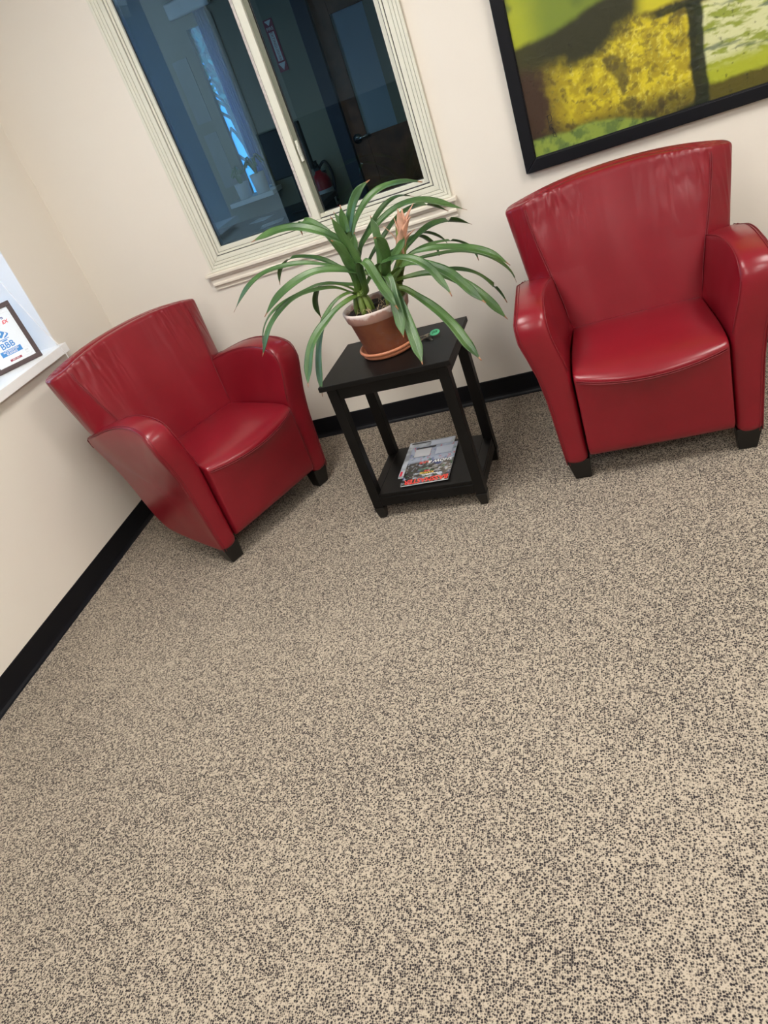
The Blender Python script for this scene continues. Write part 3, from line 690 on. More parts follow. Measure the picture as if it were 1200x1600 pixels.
b = MB(); b.box(cxx - .046, cxx + .046, .058, .081, .0015, .0019); b.v = cm(b.v); b.build('printed_banner', M['blue_print'], ce, bev=.004)
text('lettering', 'ACCREDITED', .0115, M['white_print'], ce, MC @ Matrix.Translation((cxx, .0745, .0023)), bold=.0002)
text('lettering', 'BUSINESS', .0115, M['white_print'], ce, MC @ Matrix.Translation((cxx, .0640, .0023)), bold=.0002)
b = MB(); b.box(cxx - .026, cxx + .026, .031, .040, .0015, .0019); b.v = cm(b.v); b.build('printed_banner', M['maroon_print'], ce)
text('lettering', 'BBB.ORG', .008, M['white_print'], ce, MC @ Matrix.Translation((cxx, .0355, .0023)))
ctext('EX', -.060, .187, .020, 'red_print', shear=.3, bold=.0005)
ctext('n', -.062, .207, .018, 'navy_print', bold=.0008)
# torch emblem: base bars and two curved flames
b = MB(); b.box(cxx - .022, cxx + .022, .124, .127, .0015, .0019); b.box(cxx - .012, cxx + .012, .117, .122, .0015, .0019)
def crescent(b, pts_a, pts_b):
    A_ = smoothpts([(x, y, .0018) for x, y in pts_a], 5); B_ = smoothpts([(x, y, .0018) for x, y in pts_b], 5)
    i = len(b.v); n_ = len(A_); b.v += [tuple(p) for p in A_] + [tuple(p) for p in B_]
    for k in range(n_ - 1): b.f.append((i + k, i + k + 1, i + n_ + k + 1, i + n_ + k))
crescent(b, [(cxx - .004, .133), (cxx - .014, .140), (cxx + .002, .150), (cxx - .002, .166)], [(cxx - .004, .133), (cxx + .006, .141), (cxx + .016, .152), (cxx - .002, .166)])
crescent(b, [(cxx + .002, .130), (cxx + .010, .136), (cxx + .022, .143), (cxx + .015, .155)], [(cxx + .002, .130), (cxx + .014, .131), (cxx + .028, .141), (cxx + .015, .155)])
b.v = cm(b.v); b.build('printed_emblem', M['blue_print'], ce)
b = MB()
for k in range(40):
    a = 2 * math.pi * k / 40; a2 = a + .10
    for r0, r1 in ((.0185, .0192),):
        b.quad((-.045 + r0 * math.cos(a), .045 + r0 * math.sin(a), .0018), (-.045 + r1 * math.cos(a), .045 + r1 * math.sin(a), .0018), (-.045 + r1 * math.cos(a2), .045 + r1 * math.sin(a2), .0018), (-.045 + r0 * math.cos(a2), .045 + r0 * math.sin(a2), .0018))
b.v = cm(b.v); b.build('printed_seal', M['grey_print'], ce)
ctext('BBB', -.045, .050, .009, 'grey_print'); ctext('SEAL', -.045, .040, .007, 'grey_print')
b = MB()
for (x0, x1, y0, y1) in ((-.178, -.026, .030, .0305), (-.178, -.026, .222, .2225), (-.178, -.1775, .030, .2225), (-.0265, -.026, .068, .2225)): b.box(x0, x1, y0, y1, .0015, .0017)
b.v = cm(b.v); b.build('printed_border', M['grey_print'], ce)

# ================================================================== ARMCHAIRS
def lerp(a, c, t): return a + (c - a) * t
def interp(tab, z):
    if z <= tab[0][0]: return tab[0][1:]
    for p, q in zip(tab, tab[1:]):
        if z <= q[0]:
            t = (z - p[0]) / (q[0] - p[0]); return tuple(lerp(a, c, t) for a, c in zip(p[1:], q[1:]))
    return tab[-1][1:]
def loft(rings, close=True, cap=True):
    v = []; f = []; n = len(rings[0])
    for r in rings: v += [tuple(p) for p in r]
    for k in range(len(rings) - 1):
        for j in range(n if close else n - 1):
            f.append((k * n + j, k * n + (j + 1) % n, (k + 1) * n + (j + 1) % n, (k + 1) * n + j))
    return v, f
XO = [(.07, .333), (.20, .341), (.35, .350), (.46, .363), (.54, .381), (.60, .397), (.66, .400), (.70, .388), (.72, .380)]
def arm_mesh(s):
    prof = [(-.016, .072), (-.019, .14), (-.024, .25), (-.030, .36), (-.040, .46), (-.050, .54), (-.053, .60), (-.045, .648), (-.020, .680), (.025, .697), (.09, .704), (.17, .702), (.26, .688), (.36, .664), (.45, .640), (.515, .618),
            (.520, .52), (.500, .40), (.475, .28), (.445, .19), (.40, .135), (.32, .108), (.20, .090), (.09, .078)]
    prof = [(p.x, p.y) for p in smoothpts([(y, z, 0) for y, z in prof] + [(prof[0][0], prof[0][1], 0)], 2)[:-1]]
    n = len(prof); cy, cz = .22, .40
    def xi(y, z):
        t = sstep(0, .45, y)
        a = lerp(.249, .215, t); c = lerp(.285, .262, t)
        return lerp(a, c, sstep(.42, .66, z))
    def xo(y, z): return interp(XO, z)[0] - .012 * sstep(.35, .52, y)
    rings = []
    def ring(fx, sc, dy=0):
        r = []
        for (y, z) in prof:
            r.append((s * fx(y, z), cy + (y - cy) * sc, cz + (z - cz) * sc))
        return r
    rings.append(ring(lambda y, z: xi(cy, cz) + .010, .02))
    rings.append(ring(lambda y, z: xi(lerp(cy, y, .5), lerp(cz, z, .5)) + .002, .5))
    rings.append(ring(lambda y, z: xi(y, z) + .001, .90))
    rings.append(ring(lambda y, z: xi(y, z) + .003, .965))
    rings.append(ring(lambda y, z: xi(y, z) + .011, .990))
    rings.append(ring(lambda y, z: lerp(xi(y, z), xo(y, z), .3), 1.004))
    rings.append(ring(lambda y, z: lerp(xi(y, z), xo(y, z), .6), 1.006))
    rings.append(ring(lambda y, z: xo(y, z) - .012, .997))
    rings.append(ring(lambda y, z: xo(y, z) - .002, .980))
    rings.append(ring(lambda y, z: xo(y, z) - .001, .955))
    rings.append(ring(lambda y, z: xo(lerp(cy, y, .8), lerp(cz, z, .86)) - .004, .82))
    rings.append(ring(lambda y, z: xo(lerp(cy, y, .5), lerp(cz, z, .5)) - .004, .45))
    rings.append(ring(lambda y, z: xo(cy, cz) - .004, .02))
    v, f = loft(rings)
    f.append(tuple(range(n))); f.append(tuple(range(len(v) - n, len(v))))
    return v, f, prof, xi, xo
def stitch(b, pts, r=.0016, n=6): b.tube(pts, r, n)
BK = [  # z: xs, yf, xo, yo, yr
    (.10, .225, .300, .300, .350, .415), (.25, .222, .315, .305, .375, .455), (.44, .228, .345, .325, .410, .505), (.55, .245, .372, .345, .440, .530), (.64, .266, .395, .362, .462, .550),
    (.72, .286, .417, .372, .478, .562), (.80, .303, .440, .383, .492, .572), (.86, .311, .455, .390, .500, .576), (.893, .315, .462, .394, .505, .574)]
ARCH = .048
def back_mesh():
    rings = []
    U = [-1, -.93, -.8, -.6, -.35, 0, .35, .6, .8, .93, 1]
    def ringat(z, inset=0.0, dz=0.0, row=None):
        xs, yf, xo_, yo, yr = interp(BK, z) if row is None else row
        r = []; h = sstep(.45, .893, z) * ARCH
        ym = (yf + yr) / 2
        def P(x, y):
            zz = z + h * (1 - min(1, abs(x) / .40) ** 2.2) + dz
            x2 = x * (1 - inset / .39); y2 = ym + (y - ym) * (1 - inset / .075)
            return (x2, y2, zz)
        for u in U:
            bow = .018 * (1 - u * u)         # gently hollow, sits further back in the middle
            puff = -.012 * (1 - abs(u) ** 4)
            r.append(P(u * xs, yf + bow + puff))
        r.append(P(xs + .010, yf + .004))
        r.append(P(lerp(xs, xo_, .55), lerp(yf, yo, .5) - .003)); r.append(P(xo_ - .006, yo - .006)); r.append(P(xo_, yo + .010))
        r.append(P(xo_ - .004, yr - .014)); r.append(P(xo_ - .018, yr))
        for u in (.7, .4, 0, -.4, -.7): r.append(P(u * xo_, yr + .016 * (1 - u * u)))
        r.append(P(-xo_ + .018, yr)); r.append(P(-xo_ + .004, yr - .014))
        r.append(P(-xo_, yo + .010)); r.append(P(-xo_ + .006, yo - .006)); r.append(P(-lerp(xs, xo_, .55), lerp(yf, yo, .5) - .003)); r.append(P(-xs - .010, yf + .004))
        return r
    for z in (.10, .18, .25, .35, .44, .50, .55, .60, .64, .68, .72, .76, .80, .83, .86, .878, .890): rings.append(ringat(z))
    rings.append(ringat(.893, .006, .005)); rings.append(ringat(.893, .018, .008)); rings.append(ringat(.893, .040, .008)); rings.append(ringat(.893, .070, .008))
    v, f = loft(rings); n = len(rings[0])
    f.append(tuple(range(n)))
    # close the top with quads across
    k = len(v) - n; fr = list(range(k, k + 11)); bk = [k + 16 + j for j in range(7)][::-1]
    f.append(tuple(range(k, k + n)))
    return v, f
def seat_mesh():
    # profile (y, z) from front bottom over the seat top, then back underneath
    X = [-1, -.975, -.9, -.7, -.4, 0, .4, .7, .9, .975, 1]
    rings = []
    def prof(u):
        a = 1 - u * u; c = 1 - abs(u) ** 6
        s1 = -.012 * a
        pr = [(-.030, .082), (-.036 - .006 * a, .13), (-.042 - .014 * a, .25), (-.048 - .028 * a, .36), (-.053 - .045 * a, .418 - .022 * a), (-.054 - .048 * a, .430 - .021 * a),
              (-.044 - .044 * a, .442 - .017 * a + .003 * c), (-.015 - .035 * a, .450 - .008 * a + .006 * c), (.05, .452 + .012 * c), (.14, .452 + .016 * c), (.24, .455 + .012 * c), (.33, .458 + .004 * c), (.40, .44), (.40, .20), (.36, .082)]
        return pr
    for u in X:
        edge = .0 if abs(u) < .98 else .010
        r = []
        for (y, z) in prof(u):
            cy, cz = .17, .26
            x = u * .2475 * (1.0 if z > .3 else 1.0)
            if edge: y = cy + (y - cy) * .975; z = cz + (z - cz) * .965
            # narrows toward the back between the arms
            x *= lerp(1, .93, sstep(.05, .36, y))
            r.append((x, y, z))
        rings.append(r)
    v, f = loft(rings); n = len(rings[0]); f.append(tuple(range(n))); f.append(tuple(range(len(v) - n, len(v)))); return v, f, prof
def armchair(label, loc, rz):
    t = empty('armchair', loc, rz, label, 'armchair', 'red leather tub armchairs')
    v, f, pf = seat_mesh()
    seat = meshobj('seat', v, f, M['leather'], t, smooth=True, sub=2)
    b = MB()
    for off in (0, .007):
        pts = []
        for k in range(25):
            u = -.955 + 1.91 * k / 24; q = pf(u); y, z = q[5]
            pts.append((u * .2475, y - .0005, z - .004 - off))
        stitch(b, pts, .0015)
    b.build('seam', M['thread'], seat, smooth=True)
    v, f = back_mesh()
    bk = meshobj('backrest', v, f, M['leather_fold'], t, smooth=True, sub=2)
    b = MB()
    # seam framing the inner back panel
    for off in (0.0, .006):
        pts = []
        def sp(z, u, top=False):
            xs, yf, xo_, yo, yr = interp(BK, z); h = sstep(.45, .893, z) * ARCH; x = u * (xs + off)
            zz = z + h * (1 - min(1, abs(x) / .40) ** 2.2); bow = .018 * (1 - u * u) - .012 * (1 - abs(u) ** 4)
            return (x, yf + bow - .0006 + (.003 if top else 0) + off * .3, zz + (off * .6 if top else 0))
        for z in (.47, .53, .59, .65, .71, .77, .82, .855): pts.append(sp(z, -1))
        for k in range(21): 
            u = -1 + 2 * k / 20; pts.append(sp(.882, u * .985, True))
        for z in (.855, .82, .77, .71, .65, .59, .53, .47): pts.append(sp(z, 1))
        stitch(b, smoothpts(pts, 2), .0017)
    b.build('seam', M['thread'], bk, smooth=True)
    for s in (-1, 1):
        v, f, prof, xi, xo = arm_mesh(s)
        arm = meshobj('armrest', v, f, M['leather'], t, smooth=True, sub=1)
        b = MB(); n = len(prof); cy, cz = .22, .40
        # seams run along the front and the top edge, inner and outer
        idx = [k for k in range(0, 32)]
        for fx, sc, o2 in ((xi, .984, .0045), (xo, .988, -.0035)):
            pts = []
            for k in idx:
                y, z = prof[k]
                if fx is xi and z < .44 : continue
                pts.append((s * (fx(y, z) + o2), cy + (y - cy) * sc, cz + (z - cz) * sc))
            if fx is xo:
                stitch(b, pts, .0022)
                pts = [(p[0] - s * .010, cy + (p[1] - cy) * 1.010, cz + (p[2] - cz) * 1.010) for p in pts]
            stitch(b, pts, .0012)
        b.build('seam', M['thread'], arm, smooth=True)
    for s in (-1, 1):
        for fr in (0, 1):
            y0, y1 = (-.012, .060) if fr == 0 else (.30, .36)
            xa, xb, xc, xd = (.252, .312, .247, .331) if fr == 0 else (.13, .18, .125, .19)
            b = MB()
            x0, x1 = sorted((s * xa, s * xb)); x2, x3 = sorted((s * xc, s * xd))
            b.hexa([(x0, y0 + .010, .001), (x1, y0 + .010, .001), (x1, y1 - .012, .001), (x0, y1 - .012, .001)], [(x2, y0, .088), (x3, y0, .088), (x3, y1, .088), (x2, y1, .088)])
            b.build('leg', M['black_gloss'], t, bev=.003)
    b = MB(); b.box(-.235, .235, .03, .37, .086, .110); b.build('base_panel', M['rubber'], t)
    return t
armchair('red leather armchair on the right, below the abstract painting, facing the camera', (2.459, -.825, 0), .016)
armchair('red leather armchair on the left, turned sideways in the room corner by the white sill', (.862, -.746, 0), 1.084)

# ================================================================== SIDE TABLE
TX, TY, TA = 1.5839, -.9097, -.055
TW, TD, TH = .2525, .393, .6195
tb = empty('side_table', (TX, TY, 0), TA, 'black wooden side table with a lower shelf between the two red armchairs', 'side table')
b = MB(); b.box(-TW, TW, 0, TD, TH - .0195, TH); b.build('tabletop', M['black_wood'], tb, bev=.002)
ins, lw = .0187, .040; FB = .0554
for sx in (-1, 1):
    for fy in (0, 1):
        x0 = sx * (TW - ins); x1 = sx * (TW - ins - lw); x0, x1 = min(x0, x1), max(x0, x1)
        y0 = ins if fy == 0 else TD - ins - lw; y1 = y0 + lw
        b = MB(); b.box(x0, x1, y0, y1, FB, TH - .0197)
        lg = b.build('leg', M['black_wood'], tb, bev=.0015)
        b = MB(); k = .006
        b.hexa([(x0 + k, y0 + k, .001), (x1 - k, y0 + k, .001), (x1 - k, y1 - k, .001), (x0 + k, y1 - k, .001)], [(x0 - .002, y0 - .002, FB - .002), (x1 + .002, y0 - .002, FB - .002), (x1 + .002, y1 + .002, FB - .002), (x0 - .002, y1 + .002, FB - .002)])
        b.build('foot', M['black_gloss'], lg, bev=.001)
xi0, xi1 = -TW + ins + lw, TW - ins - lw
b = MB(); b.box(xi0, xi1, ins + .004, ins + .020, .549, TH - .0197); b.build('apron', M['black_wood'], tb, bev=.001)
b = MB(); b.box(xi0, xi1, TD - ins - .020, TD - ins - .004, .549, TH - .0197); b.build('apron', M['black_wood'], tb, bev=.001)
for s in (-1, 1):
    x = s * (TW - ins - .012); b = MB(); b.box(x - .008, x + .008, ins + lw, TD - ins - lw, .549, TH - .0197); b.build('apron', M['black_wood'], tb, bev=.001)
b = MB(); b.box(xi0, xi1, ins + .002, TD - ins - .002, .101, .117); b.box(-TW + ins + .004, xi0, ins + lw, TD - ins - lw, .101, .117); b.box(xi1, TW - ins - .004, ins + lw, TD - ins - lw, .101, .117)
sh = b.build('shelf', M['black_wood'], tb, bev=.002)
b = MB(); b.box(xi0, xi1, ins - .0, ins + .016, .062, .1005); b.box(xi0, xi1, TD - ins - .016, TD - ins, .062, .1005)
for s in (-1, 1):
    x = s * (TW - ins - .010); b.box(x - .007, x + .007, ins + lw, TD - ins - lw, .062, .1005)
b.build('shelf_rail', M['black_wood'], tb, bev=.002)

# ================================================================== MAGAZINES on the shelf
def magcover(kind):
    """colour at u (0..1 left-right as read), v (0 bottom .. 1 masthead end)"""
    rn = 11 if kind else 3
    def c(u, v):
        a = nz(u, v * 1.3, 4, rn); d = nz(u, v * 1.3, 14, rn + 2)
        if kind:
            col = mixc((.030, .028, .026), (.13, .11, .09), sstep(-.1, .35, a + d * .5))
            col = mixc(col, (.42, .47, .55), sstep(.10, .3, d) * .8)
            if v < .45: col = mixc(col, (.42, .48, .60), .85 * sstep(.48, .38, v + a * .06))
            col = mixc(col, (.05, .08, .25), sstep(.12, .28, nz(u, v, 6, 21)) * .6)
            col = mixc(col, (.03, .14, .05), sstep(.2, .33, nz(u, v, 8, 31)) * .6)
            col = mixc(col, (.62, .60, .56), sstep(.14, .2, nz(u * .6, v * 2.5, 12, 41)) * .7 * sstep(.5, .7, v) * sstep(.35, .6, 1 - u) )
            col = mixc(col, (.55, .06, .05), sstep(.22, .3, nz(u * 2, v, 9, 51)) * (v < .42) * .8)
        else:
            col = mixc((.30, .33, .36), (.55, .60, .66), sstep(-.2, .3, a))
        return col
    return c
def magazine(name, corner, W_, H_, rz, thick, kind, label, z):
    """lies flat, masthead end toward the room front; local: x to viewer right, y away"""
    t = empty(name, (corner[0], corner[1], z), rz, label, 'magazine', 'magazines on the table shelf')
    b = MB(); b.box(.001, W_ - .001, .001, H_ - .001, .0, thick - .0006); b.build('pages', M['paper'], t)
    cf = magcover(kind); nx, ny = 70, 90; v = []; f = []; cc = []
    for j in range(ny + 1):
        for i in range(nx + 1):
            x = i / nx; y = j / ny
            zz = thick + .004 * (1 - x) ** 2 * y ** 2 * (1 if kind else .3)
            v.append((x * W_, y * H_, zz)); cc.append(cf(1 - x, 1 - y))
    for j in range(ny):
        for i in range(nx): a = j * (nx + 1) + i; f.append((a, a + 1, a + nx + 2, a + nx + 1))
    # front, sides
    me = bpy.data.meshes.new('cover'); me.from_pydata(v, [], f); ca = me.color_attributes.new('print', 'FLOAT_COLOR', 'POINT')
    ca.data.foreach_set('color', [q for c in cc for q in (*c, 1.0)])
    mt, nt, b_ = newmat('magazine_print'); at = N(nt, 'ShaderNodeAttribute', attribute_name='print'); nt.links.new(at.outputs['Color'], b_.inputs['Base Color']); b_.inputs['Roughness'].default_value = .25
    me.materials.append(mt); o = bpy.data.objects.new('cover', me); link(o, t)
    so_ = o.modifiers.new('sol', 'SOLIDIFY'); so_.thickness = .0005
    return t, o
SZ = .1173
m2, c2 = magazine('magazine', (1.458, -.786), .205, .272, -.035, .004, 0, 'lower grey-blue magazine peeking out under the fishing magazine on the shelf', SZ)
m1, c1 = magazine('magazine', (1.483, -.861), .200, .285, -.028, .005, 1, 'fishing magazine with red upside-down title on top of the shelf pile', SZ + .0048)
def mtext(par, s, u, v, size, mat, W_, H_, th, sx=1.0, shear=0, bold=0, rot=0):
    mt = Matrix.Translation((W_ * (1 - u), H_ * (1 - v), th + .0012 + .004 * u * u * (1 - v) ** 2)) @ Matrix.Rotation(math.pi + rot, 4, 'Z')
    return text('lettering', s, size, M[mat], par, mt, ext=.0002, sx=sx, shear=shear, bold=bold)
A1 = (.200, .285, .005)
mtext(c1, 'BASSMASTER', .47, .93, .042, 'mag_red', *A1, sx=.76, bold=.0012)
mtext(c1, "FALCON'S", .42, .80, .014, 'white_print', *A1, bold=.0003)
mtext(c1, 'RANGE', .50, .75, .018, 'yellow_print', *A1, bold=.0005)
mtext(c1, 'THE', .50, .70, .014, 'mag_red', *A1, bold=.0004)
mtext(c1, 'SHOW &', .28, .47, .026, 'white_print', *A1, bold=.0006, shear=.2)
mtext(c1, 'LIVE', .63, .46, .022, 'mag_red', *A1, bold=.0006)
b = MB(); b.lathe([(0, .0064), (.011, .0064)], 24, cx=.158, cy=.050); b.build('printed_badge', M['mag_label'], c1)
b = MB(); b.box(.112, .185, .205, .262, .0066, .0068); b.build('address_label', M['mag_label'], c1)
b = MB(); b.box(.02, .09, .200, .262, .0092, .0094); b.build('printed_panel', M['grey_print'], c1)
b = MB(); b.box(.02, .108, .266, .276, .0092, .0094); b.build('printed_strip', M['black_print'], c1)
b = MB(); b.box(.100, .190, .225, .262, .0046, .0048); b.build('address_label', M['mag_label'], c2)
b = MB(); b.box(.01, .095, .255, .264, .0052, .0054); b.build('printed_strip', M['black_print'], c2)
b = MB(); b.box(.004, .014, .010, .045, .0046, .0048); b.build('printed_strip', M['red_print'], c2)

# ================================================================== KEYS on the table
kr = empty('key_ring', (1.725, -.66, TH + .0003), 0, 'small bunch of keys with a round green tag on the side table', 'keys')
def T3(x, y, z, rx=0, ry=0, rz=0): return Matrix.Translation((x, y, z)) @ Matrix.Rotation(rz, 4, 'Z') @ Matrix.Rotation(ry, 4, 'Y') @ Matrix.Rotation(rx, 4, 'X')
b = MB(); b.lathe([(0, 0), (.0185, 0), (.0195, .001), (.0195, .002), (.0185, .003), (0, .003)], 32); mt_ = T3(.026, .006, .010, .22, .0, 0)
b.v = [tuple(mt_ @ Vector(p)) for p in b.v]; gt = b.build('tag', M['green_tag'], kr)
text('lettering', 'JRS', .016, M['dark_green'], gt, mt_ @ Matrix.Translation((0, 0, .0034)) @ Matrix.Rotation(.2, 4, 'Z'), bold=.0003)
b = MB(); pts = [(-.002 + .011 * math.cos(a), .0 + .011 * math.sin(a), .008 + .005 * math.cos(a)) for a in [k * 2 * math.pi / 24 for k in range(25)]]
b.tube(pts, .0011, 6); b.build('split_ring', M['chrome'], kr, smooth=True)
def key(a, x, y, z, l):
    b = MB(); b.lathe([(.004, 0), (.011, 0), (.011, .002), (.004, .002), (.004, 0)], 20); b.box(.010, l, -.003, .003, 0, .002)
    for k in range(4): b.box(l - .006 - k * .006, l - .003 - k * .006, -.0055, -.003, 0, .002)
    mt_ = T3(x, y, z, .15, .12, a); b.v = [tuple(mt_ @ Vector(p)) for p in b.v]; b.build('key', M['key'], kr)
key(R(175), -.006, .004, .010, .042); key(R(225), -.008, -.006, .006, .036); key(R(300), .004, -.012, .004, .034)
b = MB(); b.box(-.012, .012, -.007, .007, 0, .007, T3(.006, -.014, .001, 0, 0, .5)); b.build('key_fob', M['rubber'], kr, bev=.002)

# ================================================================== POTTED BROMELIAD
PCX, PCY = 1.575, -.672
b = MB(); b.lathe([(0, 0), (.096, 0), (.104, .004), (.107, .012), (.1055, .014), (.110, .018), (.114, .022), (.1145, .027), (.111, .031), (.107, .030), (.104, .022), (.100, .008), (0, .007)], 64)
sa = b.build('plant_saucer', M['saucer'], smooth=True); sa.location = (PCX, PCY, TH + .0003); tag(sa, 'round terracotta saucer under the plant pot on the side table', 'saucer')
pl = empty('potted_bromeliad', (PCX, PCY, TH + .008), 0, 'large strap-leaved bromeliad with a peach flower in a weathered terracotta pot on the side table', 'potted plant')
PH = .178
b = MB(); b.lathe([(0, 0), (.084, 0), (.088, .004), (.1115, .134), (.1155, .1365), (.1185, .140), (.1255, .170), (.1250, .176), (.1215, PH), (.1165, PH - .001), (.1145, .160), (.112, .150), (0, .150)], 72)
b.build('pot', M['terracotta'], pl, smooth=True)
b = MB(); rs = random.Random(2); nn_ = 26
for j in range(nn_ + 1):
    for k in range(48):
        r = .1145 * j / nn_; a = 2 * math.pi * k / 48; x, y = r * math.cos(a), r * math.sin(a)
        b.v.append((x, y, .158 + .010 * noise.noise(Vector((x * 40, y * 40, 0))) + .004 * noise.noise(Vector((x * 150, y * 150, 3)))))
for j in range(nn_):
    for k in range(48): b.f.append((j * 48 + k, j * 48 + (k + 1) % 48, (j + 1) * 48 + (k + 1) % 48, (j + 1) * 48 + k))
b.build('soil', M['soil'], pl, smooth=True)
b = MB()
for k in range(46):
    a = rs.random() * 6.28; r = .03 + .075 * rs.random(); x, y = r * math.cos(a), r * math.sin(a); d = rs.random() * 6.28; l = .012 + .02 * rs.random()
    b.tube([(x, y, .162), (x + l * .5 * math.cos(d), y + l * .5 * math.sin(d), .170 + .008 * rs.random()), (x + l * math.cos(d), y + l * math.sin(d), .165)], .0008, 4)
b.build('dry_roots', M['straw'], pl)
for (x, y) in ((1.533, -.68), (1.655, -.675)):
    for k in range(7):
        a = k * 2.4; b = MB(); dx, dy = math.cos(a), math.sin(a); ox, oy_ = x - PCX, y - PCY
        b.tube(smoothpts([(ox + .030 * dx, oy_ + .030 * dy, .150), (ox + .026 * dx, oy_ + .026 * dy, .185), (ox + .010 * dx, oy_ + .010 * dy, .235)], 3), [.007, .010, .011, .011, .010, .008, .004], 8)
        b.build('leaf_sheath', M['bract_green'], pl, smooth=True)
